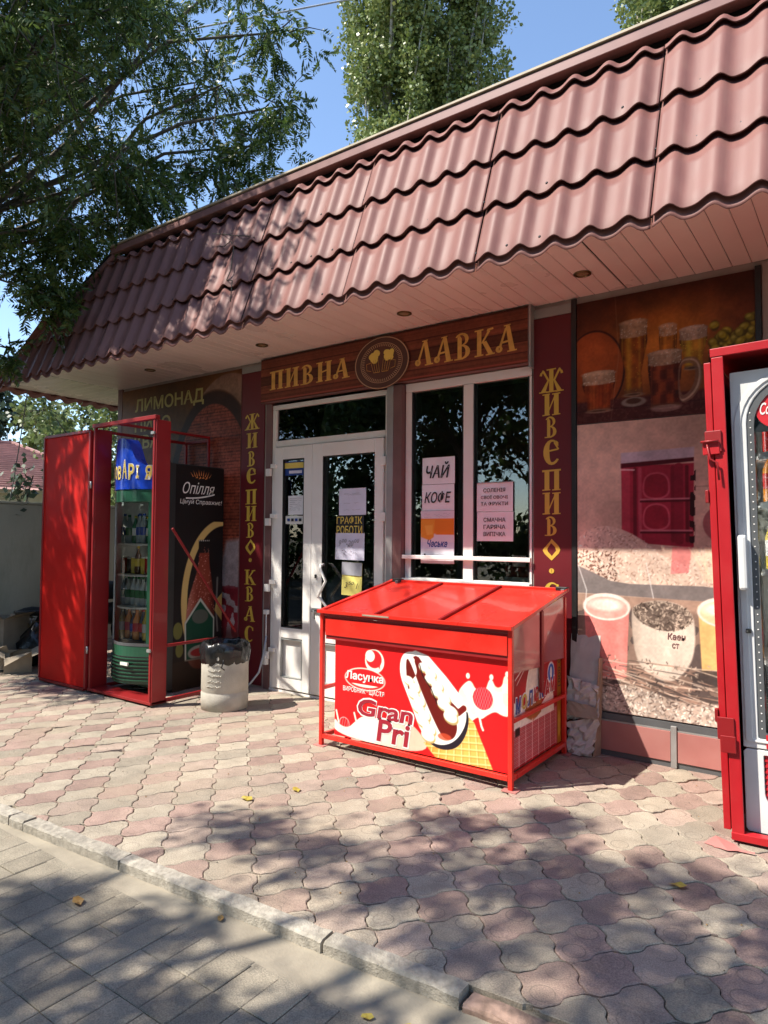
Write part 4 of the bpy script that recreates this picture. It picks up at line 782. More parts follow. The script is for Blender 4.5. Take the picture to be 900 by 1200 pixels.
t, P, w, h = paper('yellow_price_tag', 'yellow price sheet with handwritten numbers low on the door glass above the red chest', 'price tag', -3.525, -3.318, .872, 1.14, M['paper3'], thing_y=.006, rot=.03); MB().box((-w, -.0066, .03), (w, -.0056, h)).build('grey_strip', M['gprint'], t); text('handwriting', '3⁵⁰ 1', -.07, .07, -.075, -.02, P, M['kprint'], t, 0, .3, .003)
t, P, w, h = paper('flag_sticker', 'blue and yellow sticker at the top of the narrow door pane', 'sticker', -4.178, -3.952, 1.878, 2.0, M['bprint'], rot=.01)
MB().box((-w, -.0066, 0), (w, -.0056, h-.012)).build('yellow_band', M['yellow'], t); MB().box((-.06, -.0076, -.045), (.09, -.0068, -.02)).build('sticker_text_band', M['paper2'], t); text('lettering', 'ВІДЧИНЕНО', -.09, .09, .012, .035, P, M['bprint'], t, 0, 0, .003) if 0 else None
t, P, w, h = paper('grey_notice', 'greyish printed sheet halfway up the narrow door pane', 'notice', -4.135, -3.955, 1.535, 1.70, M['paper']); scribble(t, P, w, h, (.7, .5, .3, .1, -.1, -.3, -.5), M['gprint'], 13, .003, .0012)
t, P, w, h = paper('payment_sticker', 'small white card payment sticker just below the grey sheet in the narrow door pane', 'sticker', -4.165, -3.955, 1.455, 1.525, M['wprint']); 
for k in range(4): MB().box((-.08+k*.045, -.0075, -.012), (-.05+k*.045, -.0066, .012)).build('card_mark', M['kprint'] if k % 2 else M['bprint'], t)
# ================================================================ bottles
def bottle_mesh(name, prof, cols, n=12):
    me = MB()
    for i, (pr, _) in enumerate(zip(prof, cols)): me.lathe(pr, n, i)
    o = me.build(name, [M[c] for c in cols]); m = o.data; bpy.data.objects.remove(o); return m
BP = {}
def bm_(key, R, H, body, lab, cap):
    BP[key] = bottle_mesh(key, [[(.001, 0), (R*.9, .004), (R, .02), (R, H*.28)], [(R*1.01, H*.28), (R*1.01, H*.55)], [(R, H*.55), (R*.95, H*.62), (R*.45, H*.80), (R*.34, H*.90), (R*.34, H*.92)], [(R*.4, H*.92), (R*.4, H), (.001, H)]], [body, lab, body, cap])
def can_(key, R, H, c): BP[key] = bottle_mesh(key, [[(.001, 0), (R*.85, .002), (R, .012), (R, H-.012)], [(R, H-.012), (R*.85, H), (.001, H)]], [c, 'b_white'])
bm_('orange_soda', .037, .27, 'b_orange', 'b_red', 'b_orange'); bm_('yellow_soda', .037, .27, 'b_yellow', 'b_white', 'b_yellow'); bm_('cola', .036, .27, 'b_dark', 'b_red', 'b_red'); bm_('green_water', .034, .25, 'b_clear', 'b_green', 'b_green'); bm_('blue_cola', .036, .25, 'b_dark', 'b_blue', 'b_white'); bm_('clear_water', .034, .26, 'b_clear', 'b_blue', 'b_blue'); bm_('green_beer', .030, .24, 'b_green', 'b_white', 'b_yellow'); bm_('brown_beer', .030, .24, 'b_brown', 'b_yellow', 'b_yellow')
can_('red_can', .032, .15, 'b_red'); can_('dark_can', .032, .14, 'b_dark'); can_('yellow_can', .032, .15, 'b_yellow')
def put_bottle(key, name, label, cat, loc, group, mat4=None):
    o = link(bpy.data.objects.new(name, BP[key])); tag(o, label, cat, group)
    o.matrix_world = (mat4 or Matrix.Identity(4)) @ Matrix.Translation(loc)
# ================================================================ left cage with the green fridge
cg = thing('fridge_cage', 'open red metal cage around the green fridge, its door swung out left', 'cage', (-5.04, -.5, 0))
co_ = Vector(cg.location)
def cb(name, a, b, m='paint_red', bevel=.003): return box(name, tuple(Vector(a)-co_), tuple(Vector(b)-co_), M[m], cg, bevel)
def cbar(name, p, q, w, h=None, m='paint_red'): return MB().bar(Vector(p)-co_, Vector(q)-co_, w, h).build(name, M[m], cg, .002)
XM = -5.14; YM = -.045
X0, X1, YF, YB, ZT = -5.475, -4.60, -1.02, -.16, 2.27
cb('side_flange', (X1-.006, YF, .02), (X1+.006, YF+.135, ZT)); cb('side_flange', (X0-.006, YF, .02), (X0+.006, YF+.17, ZT))
cb('front_post', (X1-.03, YF-.008, .02), (X1-.008, YF+.02, ZT)); cb('front_post', (X0+.008, YF-.008, .02), (X0+.03, YF+.02, ZT))
cb('top_bar', (X0-.006, YF-.014, ZT+.002), (X1+.006, YF+.03, ZT+.035)); cb('sill_plate', (X0-.006, YF-.012, .018), (X1+.006, YF+.16, .04)); cb('back_sill', (X0+.02, YB+.08, .02), (XM-.02, YB+.1, .045))

cb('rear_post', (X0-.012, YM-.012, 0), (X0+.012, YM+.012, ZT-.02)); cb('rear_post', (XM-.012, YM-.012, 0), (XM+.012, YM+.012, ZT+.0))
cb('side_rail', (X0-.012, YF+.171, ZT-.03), (X0+.012, YM-.013, ZT-.005)); cb('side_rail', (XM-.012, YF+.031, ZT+.003), (XM+.012, YM+.012, ZT+.025)); cb('bottom_rail', (X1-.014, YF+.136, .02), (X1+.014, YB-.013, .05)); cb('bottom_rail', (X0-.014, YF+.172, .02), (X0+.014, YM-.013, .05))
cb('rear_rail', (X0+.013, YM-.012, ZT-.03), (XM-.013, YM+.012, ZT-.005)); cb('mid_rail', (X1-.01, YF+.136, .455), (X1+.01, -.36, .478))
cbar('diagonal_brace', (X1, YF+.17, 1.405), (X1, YB, .50), .012, .020)
for p in ((X0, YF), (X1, YF), (X0, YM-.01), (XM, YM-.01)): cb('foot', (p[0]-.012, p[1], -.01), (p[0]+.012, p[1]+.022, .017), 'black', 0)
# lattice of small diamond mesh seen behind the posts
for i in (): cbar('rear_bar', (X0+.09+i*.084, YB, .05), (X0+.09+i*.084, YB, ZT-.075), .010) if i in (0, 8) else None
for z in (2.16, .44): cb('latch_bolt', (X1-.04, YF-.022, z-.01), (X1+.0, YF-.0085, z+.012), 'steel', 0)
dr = box('cage_door', (-6.245-co_.x, -1.035-co_.y, .035), (-5.515-co_.x, -1.027-co_.y, 2.235), M['door_red'], cg)
for a, b in (((-6.265, -1.045, .03), (-6.246, -1.005, 2.25)), ((-5.514, -1.045, .03), (-5.49, -1.005, 2.25)), ((-6.245, -1.043, 2.236), (-5.515, -1.01, 2.262)), ((-6.245, -1.046, .01), (-5.515, -1.008, .034))):
    o = box('door_edge', tuple(Vector(a)-co_), tuple(Vector(b)-co_), M['paint_red'], None, .003); o.parent = dr
for z in (1.78, .36):
    o = MB().tube([(-5.483-co_.x, -1.035-co_.y, z-.03), (-5.483-co_.x, -1.035-co_.y, z+.03)], .009, 8).build('hinge_barrel', M['steel']); o.parent = dr
# green fridge
fr = thing('green_fridge', 'green glass front drinks fridge with a wavy blue header sign, standing in the red cage', 'fridge', (-5.185, -.44, 0))
fo = Vector(fr.location); FX0, FX1, FYF, FYB = -.29, .29, -.36, .37
def bulge(x): return FYF-.115*math.cos(x/.29*math.pi/2)
def curved(name, z0, z1, m, off=0.0, x0=FX0, x1=FX1, n=16, zt=None, parent=fr, back=None, bevel=0):
    mb = MB(); xs_ = [x0+(x1-x0)*i/n for i in range(n+1)]; f = [(x, bulge(x)-off) for x in xs_]
    bk_ = back if back is not None else FYF+.02
    top = [zt(x) if zt else z1 for x in xs_]
    vs = [(x, y, z0) for x, y in f]+[(x, y, t_) for (x, y), t_ in zip(f, top)]+[(x, bk_, z0) for x in xs_]+[(x, bk_, t_) for x, t_ in zip(xs_, top)]; k = n+1
    fs = [(i, i+1, k+i+1, k+i) for i in range(n)]+[(2*k+i+1, 2*k+i, 3*k+i, 3*k+i+1) for i in range(n)]+[(k+i, k+i+1, 3*k+i+1, 3*k+i) for i in range(n)]+[(i+1, i, 2*k+i, 2*k+i+1) for i in range(n)]+[(0, k, 3*k, 2*k), (n, 2*k+n, 3*k+n, k+n)]
    return mb.add(vs, fs).build(name, m, parent, bevel)
for a, b, m in (((FX0, FYF+.021, .06), (FX0+.03, FYB, 1.94), 'green'), ((FX1-.03, FYF+.021, .02), (FX1, FYB, 1.975), 'black'), ((FX0+.031, FYB-.03, .06), (FX1-.031, FYB, 1.94), 'inner_white'), ((FX0+.031, FYF+.021, 1.70), (FX1-.031, FYB-.031, 1.94), 'green'), ((FX0+.031, FYF+.021, .06), (FX1-.031, FYB-.031, .40), 'green')): box('cabinet_panel', a, b, M[m], fr, .003)
for xx in (FX0+.0305, FX1-.0365): box('liner', (xx, FYF+.04, .401), (xx+.006, FYB-.031, 1.699), M['inner_white'], fr)
curved('lower_panel', .10, .415, M['green'], 0, bevel=.003)
for i in range(7): curved('louvre', .13+i*.03, .137+i*.03, M['green'], .012, FX0+.008, FX1-.008)
for i in range(7): curved('louvre_gap', .138+i*.03, .150+i*.03, M['black'], .0015, FX0+.01, FX1-.01)
curved('top_band', 1.63, 1.735, M['green'], .004, bevel=.003)
curved('door_sill', .416, .44, M['dgrey'], .002); 
for xx in (FX0+.0, FX0+.075): curved('door_stile', .441, 1.629, M['green'] if xx == FX0 else M['cgrey'], .003, xx+.0, xx+(.04 if xx == FX0 else .010), 2)
curved('door_stile', .441, 1.629, M['green'], .003, FX1-.05, FX1, 2)
mb = MB(); n = 14; xs_ = [FX0+.06+(FX1-FX0-.12)*i/n for i in range(n+1)]; mb.add([(x, bulge(x)+.005, z) for z in (.442, 1.628) for x in xs_], [(i, i+1, n+2+i, n+1+i) for i in range(n)]); g_o = mb.build('door_glass', M['fglass'], fr)
def hz(x): t_ = (x+.03)/.29; return 1.955+.20*math.exp(-(t_/.52)**4)+.02*math.cos(t_*3.1)
hd_ = curved('header_sign', 1.737, 0, M['blue'], .012, FX0-.02, FX1+.02, 28, hz, back=FYF-.0, bevel=.004)
M['lamp'] = bpy.data.materials.new('fridge_lamp'); M['lamp'].use_nodes = True; b_ = M['lamp'].node_tree.nodes['Principled BSDF']; b_.inputs['Emission Color'].default_value = (1, .97, .9, 1); b_.inputs['Emission Strength'].default_value = 5.0  # emission added to brighten the fridge insides; no tube is visible
box('lamp_tube', (FX1-.052, FYF+.05, .5), (FX1-.038, FYF+.06, 1.6), M['lamp'], fr)
# header lettering follows the curve
def PC(u, v, n=0.): return (u, bulge(u)-.0135-n, v)
def PCs(s_, u0, u1, v0, v1, m, par, bold=.03):
    o = text('lettering', s_, u0, u1, v0, v1, PC, m, par, bold, 0, .002)
for i, (ch, hgt) in enumerate(zip('БРОВАРІЯ', (.10, .115, .10, .10, .15, .115, .10, .10))):
    u = -.283+i*.071; o = text('lettering', ch, u+.003, u+(.062 if ch != 'І' else .030), 1.825-(.01 if i % 2 else 0), 1.840+hgt, PC, M['wprint'], hd_, .05, 0, .0035); o = text('lettering', ch, u+.009, u+(.057 if ch != 'І' else .027), 1.832-(.01 if i % 2 else 0), 1.833+hgt, PC, M['yellow'], hd_, .02, 0, .0055)
box('maker_badge', (.03, -.492, .258), (.13, -.478, .282), M['wprint'], fr)
# side print
PRF = lambda u, v, n=0.: (FX1+.001+n, u-fo.y, v)
PRS = lambda u, v, n=0.: PRF(u+.208, 1.35+(v-1.35)*1.05, n)
a = Art(-.808, -.272, .062, 1.936, .005, (.115, .095, .095)); a.I *= (.8+.4*a.n(.2, 4))[..., None]
a.put(np.clip((.5-a.V)/.3, 0, 1)*.5, (.22, .16, .10))
ar = a.ell(-.30, .83, .43, .66, -.06)-a.ell(-.28, .83, .385, .605, -.06); a.put(ar*(a.V < 1.47), (.80, .68, .42))
bt = a.sp([(-.54, 1.25), (-.43, 1.25), (-.43, 1.12), (-.40, .98), (-.37, .80), (-.36, .62), (-.37, .22), (-.66, .22), (-.68, .62), (-.66, .80), (-.60, .95), (-.545, 1.10)], .012)
a.put(bt, (.52, .23, .17)); a.put(bt*np.clip((-a.U-.56)/.08, 0, 1)*.6, (.75, .52, .46)); a.put(bt*np.clip((a.U+.43)/.05, 0, 1)*.7, (.25, .10, .08)); a.put(a.poly([(-.55, 1.31), (-.42, 1.31), (-.42, 1.20), (-.55, 1.20)]), (.12, .10, .10)); a.put(a.line([(-.54, 1.305), (-.43, 1.305)], .01)*((np.sin(a.U*300)) > 0), (.8, .78, .75)); a.grains(bt*(a.V > .7), 140, (.6, .3, .25), (.9, .65, .6), .006, 3, .9)
lb = a.poly([(-.69, .62), (-.52, .82), (-.36, .64), (-.36, .30), (-.68, .30)]); a.put(lb, (.10, .27, .20)); a.put(lb-a.poly([(-.675, .61), (-.52, .79), (-.372, .63), (-.372, .31), (-.665, .31)]), (.75, .75, .70)); a.put(a.ell(-.52, .66, .09, .06)*.7, (.45, .40, .38)); a.put(a.ell(-.52, .36, .13, .06)*.9, (.62, .58, .54)); a.put(a.ell(-.52, .36, .10, .035)*.9, (.55, .12, .12))
a.put(a.line([(-.33, .98), (-.34, .70), (-.32, .52)], .02)*.6, (.6, .58, .55)); hp_ = a.ell(-.76, .56, .05, .07)+a.ell(-.74, .40, .04, .06); a.put(hp_*.8, (.50, .50, .24)); a.put(a.poly([(-.81, .30), (-.27, .34), (-.27, .06), (-.81, .06)])*.5, (.24, .17, .12))
a.put(a.poly([(-.27, .85), (-.33, .80), (-.36, .70), (-.27, .60)])*.8, (.75, .62, .34))
fs_ = a.build('side_print', PRS, fr)
text('lettering', 'Опілля', -.735, -.38, 1.70, 1.80, PRS, M['wprint'], fs_, .0, .35, .002); text('lettering', 'Цінуй Справжнє!', -.76, -.295, 1.605, 1.655, PRS, M['wprint'], fs_, .0, .1, .002)
mb = MB(); 
for k in range(9): mb.poly([PRS(-.70+k*.035, 1.655+.0015*k*k*.35, .002), PRS(-.66+k*.035, 1.657+.0015*(k+1)**2*.35, .002), PRS(-.66+k*.035, 1.668+.0015*(k+1)**2*.35, .002), PRS(-.70+k*.035, 1.668+.0015*k*k*.35, .002)])
mb.build('flourish', M['wprint'], fs_)
mb = MB()
for k in range(-4, 5): mb.poly([PRS(-.54+k*.022, 1.86-abs(k)*.004, .002+k*.0001), PRS(-.53+k*.022, 1.862-abs(k)*.004, .002+k*.0001), PRS(-.535+k*.03, 1.905-abs(k)*.005+(.012 if k % 2 else 0), .002+k*.0001)])
for k in range(4): mb.poly([PRS(-.60+k*.035, 1.835-k % 2*.008, .003+k*.0001), PRS(-.57+k*.035, 1.838, .003+k*.0001), PRS(-.58+k*.035, 1.855, .003+k*.0001)])
mb.build('crest', M['oprint'], fs_)
for z in (1.275, 1.01, .735): 
    o = curved('shelf', z-.014, z, M['wprint'], -.03, FX0+.05, FX1-.05, 8, back=FYB-.05)
rows = [(1.275, ['clear_water', 'green_water', 'green_beer', 'clear_water', 'clear_water', 'green_beer', 'green_water'], 'upper shelf'), (1.01, ['red_can', 'dark_can', 'yellow_can', 'brown_beer', 'yellow_can', 'red_can', 'yellow_can'], 'second shelf'), (.735, ['green_water']*7, 'third shelf'), (.441, ['yellow_soda', 'orange_soda', 'blue_cola', 'orange_soda', 'cola', 'yellow_soda', 'cola'], 'bottom shelf')]
desc = {'clear_water': 'clear bottle with blue label', 'green_water': 'clear bottle with green label', 'green_beer': 'green glass bottle with white label', 'red_can': 'red drink can', 'dark_can': 'dark drink can', 'yellow_can': 'yellow drink can', 'brown_beer': 'brown glass bottle with yellow label', 'yellow_soda': 'yellow soda bottle with white label', 'orange_soda': 'orange soda bottle with red label', 'blue_cola': 'dark bottle with blue label and white cap', 'cola': 'dark bottle with red label'}
for z, ks, wh in rows:
    for i, k in enumerate(ks):
        for r_, dy in ((0, -.31), (1, -.18)):
            x = -.20+i*.068; nm = 'drink_can' if 'can' in k else 'drink_bottle'
            dup = ks.count(k) > 1 or True
            put_bottle(k, nm, desc[k]+(', front row, ' if r_ == 0 else ', back row, ')+wh+' of the green fridge', 'can' if 'can' in k else 'bottle', (fo.x+x, fo.y+dy+rnd.uniform(-.01, .01), z+.001), 'drinks on the '+wh+' of the green fridge')
# ================================================================ right cage with the red and grey cola fridge (both lean a little)
rc = thing('fridge_cage', 'red metal cage leaning slightly left around the grey cola fridge at the right edge', 'cage', (-.525, -.90, 0), rot=(0, -.031, 0))
def rb(name, a, b, m='crimson', par=rc, bevel=.003): return box(name, a, b, M[m], par, bevel)
# local frame: x to the right, y to the wall
rb('front_post', (.0, -.012, .03), (.050, .0, 2.19)); rb('post_web', (.0, .001, .03), (.006, .065, 2.19), 'paint_red')
rb('side_sheet', (.004, .066, .03), (.010, .72, 2.17), 'inner_red', bevel=0); rb('rear_post', (-.004, .721, .0), (.03, .75, 2.18), 'paint_red')
rb('door_leaf_edge', (-.036, .008, .045), (-.006, .03, 2.175)); rb('door_leaf', (-.030, .031, .045), (-.022, .70, 2.17), 'paint_red', bevel=0)
rb('top_bar', (-.004, -.014, 2.192), (.90, .0, 2.232)); rb('top_plate', (-.004, .001, 2.2), (.90, .75, 2.206), 'inner_red', bevel=0); rb('top_side_rail', (-.004, .001, 2.207), (.03, .75, 2.232), 'paint_red')
rb('bottom_bar', (-.002, -.016, .012), (.90, .03, .046)); rb('rear_sheet', (.0, .752, .03), (.90, .757, 2.2), 'inner_red', bevel=0); rb('rear_post', (.87, .721, 0), (.90, .75, 2.19), 'paint_red'); rb('front_post', (.842, -.012, .047), (.90, .0, 2.19))
for z in (.50, 1.80): rb('hinge_plate', (-.040, -.022, z-.05), (.03, -.0125, z+.05), 'paint_red')
rb('latch_plate', (-.05, -.026, 1.74), (.022, -.0125, 1.80), 'crimson'); MB().tube([(-.055, -.035, 1.80), (.02, -.035, 1.80)], .006, 8).tube([(-.03, -.03, 1.79), (-.02, -.03, 1.72), (.01, -.03, 1.70), (.015, -.03, 1.62)], .005, 6).build('latch', M['paint_red'], rc)
rb('padlock_hasp', (-.028, -.028, .395), (.035, -.0225, .47), 'paint_red')
for z in (.55, 1.55): rb('bolt', (-.052, .0, z-.03), (-.037, .025, z+.03), 'paint_red')
rb('paint_chip', (.30, -.0165, 2.200), (.37, -.0142, 2.222), 'card', bevel=0)
MB().add([(-.10, -.10, .006), (-.06, -.05, .03), (.02, -.06, .012), (.05, -.10, .006), (.0, -.13, .006)], [(0, 1, 4), (1, 2, 4), (2, 3, 4)]).add([(-.06, -.12, .004), (.10, -.10, .004), (.10, -.09, .008), (-.05, -.10, .008)], [(0, 1, 2, 3)]).build('ground_plate', M['plinth'], rc)
cf = thing('cola_fridge', 'grey and red drinks fridge with rounded glass door inside the right red cage', 'fridge', (-.478, -.84, .04), rot=(0, -.024, 0))
def fb(name, a, b, m, bevel=.003): return box(name, a, b, M[m], cf, bevel)
Wd = .66; Hh = 2.085
fb('cabinet_panel', (0, .065, 0), (.03, .62, Hh), 'dgrey'); fb('cabinet_panel', (Wd-.03, .065, 0), (Wd, .62, Hh), 'dgrey'); fb('cabinet_panel', (.031, .59, 0), (Wd-.031, .62, Hh), 'inner_white'); fb('cabinet_panel', (.031, .065, Hh-.06), (Wd-.031, .589, Hh), 'inner_white'); fb('cabinet_panel', (.031, .065, 0), (Wd-.031, .589, .33), 'black')
for xx in (.031, Wd-.036): fb('liner', (xx, .08, .331), (xx+.005, .589, Hh-.061), 'inner_white', 0)
# front fascia: ring with a rounded opening
def ringpoly(name, outer, inner, y0, y1, m, bevel=0):
    n = len(outer); vs = [(x, y0, z) for x, z in outer]+[(x, y0, z) for x, z in inner]+[(x, y1, z) for x, z in outer]+[(x, y1, z) for x, z in inner]
    fs = []
    for i in range(n):
        j = (i+1) % n; fs += [(i, j, n+j, n+i), (2*n+j, 2*n+i, 3*n+i, 3*n+j), (j, i, 2*n+i, 2*n+j), (n+i, n+j, 3*n+j, 3*n+i)]
    return MB().add(vs, fs).build(name, m, cf, bevel)
def rrect(x0, x1, z0, z1, r, n=8, rb_=None):
    o = []; rb_ = r if rb_ is None else rb_
    for cx, cz, a0, r_ in ((x0+rb_, z0+rb_, 180, rb_), (x1-rb_, z0+rb_, 270, rb_), (x1-r, z1-r, 0, r), (x0+r, z1-r, 90, r)):
        for k in range(n+1): t_ = math.radians(a0+90*k/n); o.append((cx+r_*math.cos(t_), cz+r_*math.sin(t_)))
    return o
ringpoly('door_frame', rrect(0, Wd, .372, Hh, .004, 8), rrect(.062, Wd-.062, .415, Hh-.045, .20, 8, .01), .0, .062, M['cgrey'], .004)
ringpoly('inner_gasket', rrect(.062, Wd-.062, .415, Hh-.045, .20, 8, .01), rrect(.092, Wd-.092, .44, Hh-.075, .18, 8, .01), .006, .05, M['dgrey'])
ringpoly('arch_moulding', rrect(.012, Wd-.012, .40, Hh-.012, .245, 8, .012), rrect(.040, Wd-.040, .41, Hh-.03, .22, 8, .012), -.006, -.0005, M['mgrey'] if 0 else M['cgrey'], .002)
MB().add([(x, .02, z) for x, z in rrect(.09, Wd-.09, .438, Hh-.073, .18, 8, .01)], [tuple(range(36))]).build('door_glass', M['fglass'], cf)
for i in range(44): z = .46+i*.034; MB().lathe([(.0001, .0015), (.003, .001), (.0035, 0)], 6).build('led_dot', M['wprint'], cf).matrix_local = Matrix.Translation((.078, .0055, z)) @ Matrix.Rotation(math.pi/2, 4, 'X')
fb('door_handle', (.012, -.05, 1.08), (.05, -.0065, 1.33), 'cgrey', .012); fb('door_lock', (.03, -.010, .885), (.052, -.001, .905), 'black', .002); fb('lock_pin', (.033, -.014, .89), (.040, -.0105, .90), 'chrome', 0)
fb('red_sill', (.064, -.002, .373), (Wd-.064, .004, .414), 'rprint') if 0 else None
MB().box((.093, -.004, .376), (Wd-.0, -.001, .437)).build('red_band', M['rprint'], cf)
ringpoly('lower_panel', rrect(.0, Wd, .0, .366, .02, 8), rrect(.080, Wd-.08, .11, .345, .008, 8, .07), .0, .05, M['mgrey'] if 0 else M['cgrey'], .003)
fb('grille_back', (.075, .03, .05), (Wd-.075, .045, .35), 'black', 0)
mb = MB()
for i in range(17): mb.box((.085+i*.031, .012, .10), (.096+i*.031, .02, .345))
for i in range(10): mb.box((.08, .0085, .115+i*.025), (Wd-.08, .0115, .125+i*.025))
mb.build('grille_mesh', M['rprint'], cf)
MB().poly([(.098, .002, .335), (Wd-.08, .002, .335), (Wd-.08, .002, .23), (.22, .002, .23), (.11, .002, .26)]).build('grille_cover', M['mgrey'], cf)
fb('plinth_foot', (.03, -.01, -.03), (.09, .05, -.001), 'black'); fb('plinth_foot', (Wd-.09, -.01, -.03), (Wd-.03, .05, -.001), 'black')
MB().tube([(.09, -.02, -.012), (.2, -.03, -.006), (.35, -.025, -.012), (.6, -.03, -.01)], .010, 6).build('polythene_wrap', M['wcard'], cf)
box('lamp_tube', (.040, .075, .45), (.052, .0865, 1.95), M['lamp'], cf)  # unseen glowing strip added to lift the dark shelves
# header inside the glass: snowy panel with the round logo
a = Art(.092, .568, 1.80, 2.0, .004, (.30, .33, .35)); a.put((a.n(.014, 3) > .62)*.8, (.72, .76, .78)); a.put(a.ell(.33, 1.76, .25, .16)*.95, (.86, .87, .87)); 
a.build('header_print', lambda u, v, n=0.: (u, .03-n, v), cf)
lg = MB(); n = 36; lg.poly([(.190+.090*math.cos(2*math.pi*k/n), .012, 1.90+.090*math.sin(2*math.pi*k/n)) for k in range(n)], 0); lgo = lg.build('logo_disc', M['rprint'], cf)
text('lettering', 'Coca-Cola', .118, .268, 1.875, 1.93, lambda u, v, n=0.: (u, .012-n, v), M['wprint'], lgo, .012, .35, .002)
for z in (1.695, 1.465, 1.155, .745):
    fb('shelf', (.037, .09, z-.012), (Wd-.037, .56, z), 'inner_white', 0); fb('price_rail', (.095, .078, z-.016), (Wd-.095, .0885, z+.018), 'cgrey', 0)
    for i in range(5): 
        fb('price_label', (.105+i*.09, .075, z-.011), (.16+i*.09, .0775, z+.012), 'paper', 0)
mc = Matrix.Translation((-.478, -.84, .04)) @ Matrix.Rotation(-.024, 4, 'Y')
for z, ks, wh in ((1.70, ['red_can', 'cola', 'red_can', 'cola', 'red_can'], 'top shelf'), (1.467, ['orange_soda', 'yellow_soda', 'orange_soda', 'orange_soda', 'yellow_soda'], 'second shelf'), (1.157, ['yellow_soda', 'yellow_soda', 'orange_soda', 'yellow_soda', 'orange_soda'], 'middle shelf'), (.747, ['orange_soda', 'orange_soda', 'yellow_soda', 'orange_soda', 'cola'], 'fourth shelf'), (.442, ['cola', 'clear_water', 'cola', 'clear_water', 'cola'], 'fridge floor')):
    for i, k in enumerate(ks):
        for r_, dy in ((0, .125), (1, .24)):
            put_bottle(k, 'drink_can' if 'can' in k else 'drink_bottle', desc[k]+(', front row, ' if r_ == 0 else ', back row, ')+wh+' of the cola fridge', 'can' if 'can' in k else 'bottle', (.142+i*.095, dy, z), 'drinks on the '+wh+' of the cola fridge', mc)
# ================================================================ ice cream chest in its cage
ch = thing('chest_cage', 'bright red cage with sloping three panel lid over the ice cream chest', 'cage', (-2.245, -.55, 0))
c0 = Vector(ch.location)
def hb(name, a, b, m='bright_red', bevel=.003, par=ch): return box(name, tuple(Vector(a)-c0), tuple(Vector(b)-c0), M[m], par, bevel)
def hbar(name, p, q, w, h=None, m='bright_red', par=ch): return MB().bar(Vector(p)-c0, Vector(q)-c0, w, h).build(name, M[m], par, .002)
x0, x1, y0, y1, zf, zr = -2.925, -1.57, -.955, -.155, .862, 1.0
for xx, yy, zz in ((x0, y0, zf), (x1-.026, y0, zf), (x0, y1-.026, zr-.02), (x1-.026, y1-.026, zr-.02)):
    hb('corner_post', (xx, yy, .006), (xx+.026, yy+.026, zz)); hb('foot_plate', (xx-.03, yy-.02, .0), (xx+.055, yy+.05, .006), 'plinth', 0)
hb('front_rail', (x0+.027, y0, .05), (x1-.027, y0+.026, .078)); hb('rear_rail', (x0+.027, y1-.026, .05), (x1-.027, y1, .078)); hb('side_rail', (x0, y0+.027, .05), (x0+.026, y1-.027, .078)); hb('side_rail', (x1-.026, y0+.027, .05), (x1, y1-.027, .078))
hb('side_rail', (x1-.02, y0+.027, .355), (x1, y1-.027, .378)); hb('side_rail', (x0, y0+.027, .355), (x0+.02, y1-.027, .378))
hb('front_strip', (x0+.05, y0-.004, .715), (x1-.027, y0-.001, .822)); hb('front_top_rail', (x0+.027, y0+.004, .836), (x1-.027, y0+.024, .858), 'inner_red'); hb('strip_web', (x0+.05, y0+.004, .69), (x1-.027, y0+.008, .835), 'inner_red', 0)
hb('window_bar', (x1-.016, (y0+y1)/2+.0, .45), (x1+.001, (y0+y1)/2+.035, .92), 'paint_red')
for a_, b_ in ((y0+.027, -.565), (-.515, y1-.027)):
    MB().add([(x1-.010-c0.x+k, y-c0.y, z) for k in (0, .003) for y, z in ((a_, .62), (b_, .60), (b_, .855+(b_-y0)*.172), (a_, .855+(a_-y0)*.172))], [(3, 2, 1, 0), (4, 5, 6, 7), (0, 1, 5, 4), (2, 3, 7, 6)]).build('side_pane', M['plexi'], ch)
# lid: frame and three sheets with ribs
sl = (zr+.012-zf)/(y1-y0)
lid = MB()
def LZ(y): return zf+.006+(y-y0)*sl
lo_ = hbar('lid', (x0-.005, y0-.012, LZ(y0-.012)), (x1+.008, y0-.012, LZ(y0-.012)), .028, .022)
def lsub(name, p, q, w, h, m='bright_red'): return MB().bar(Vector(p)-c0, Vector(q)-c0, w, h).build(name, M[m], lo_, .002)
lsub('lid_bar', (x0-.005, y1+.01, LZ(y1)+.004), (x1+.008, y1+.01, LZ(y1)+.004), .028, .022)
for xx in (x0+.009, x1-.006): lsub('lid_bar', (xx, y0+.003, LZ(y0)), (xx, y1-.006, LZ(y1)), .028, .020)
for xx in (x0+(x1-x0)/3-.01, x0+(x1-x0)*2/3-.005): lsub('lid_rib', (xx, y0+.003, LZ(y0)+.005), (xx, y1-.006, LZ(y1)+.005), .022, .018, 'paint_red')
xs3 = [x0+.024, x0+(x1-x0)/3-.022, x0+(x1-x0)/3+.002, x0+(x1-x0)*2/3-.017, x0+(x1-x0)*2/3+.007, x1-.021]
for i in range(3):
    a_, b_ = xs3[2*i], xs3[2*i+1]; mb = MB(); nn = 6
    vs = [(a_+(b_-a_)*u/nn-c0.x, y0+.003+(y1-y0-.01)*v/nn-c0.y, LZ(y0+(y1-y0)*v/nn)-.002-.006*math.sin(math.pi*u/nn)*math.sin(math.pi*v/nn)-c0.z) for v in range(nn+1) for u in range(nn+1)]
    mb.add(vs, [(v*(nn+1)+u, v*(nn+1)+u+1, (v+1)*(nn+1)+u+1, (v+1)*(nn+1)+u) for v in range(nn) for u in range(nn)], 0, True); mb.build('lid_sheet', M['bright_red'], lo_)
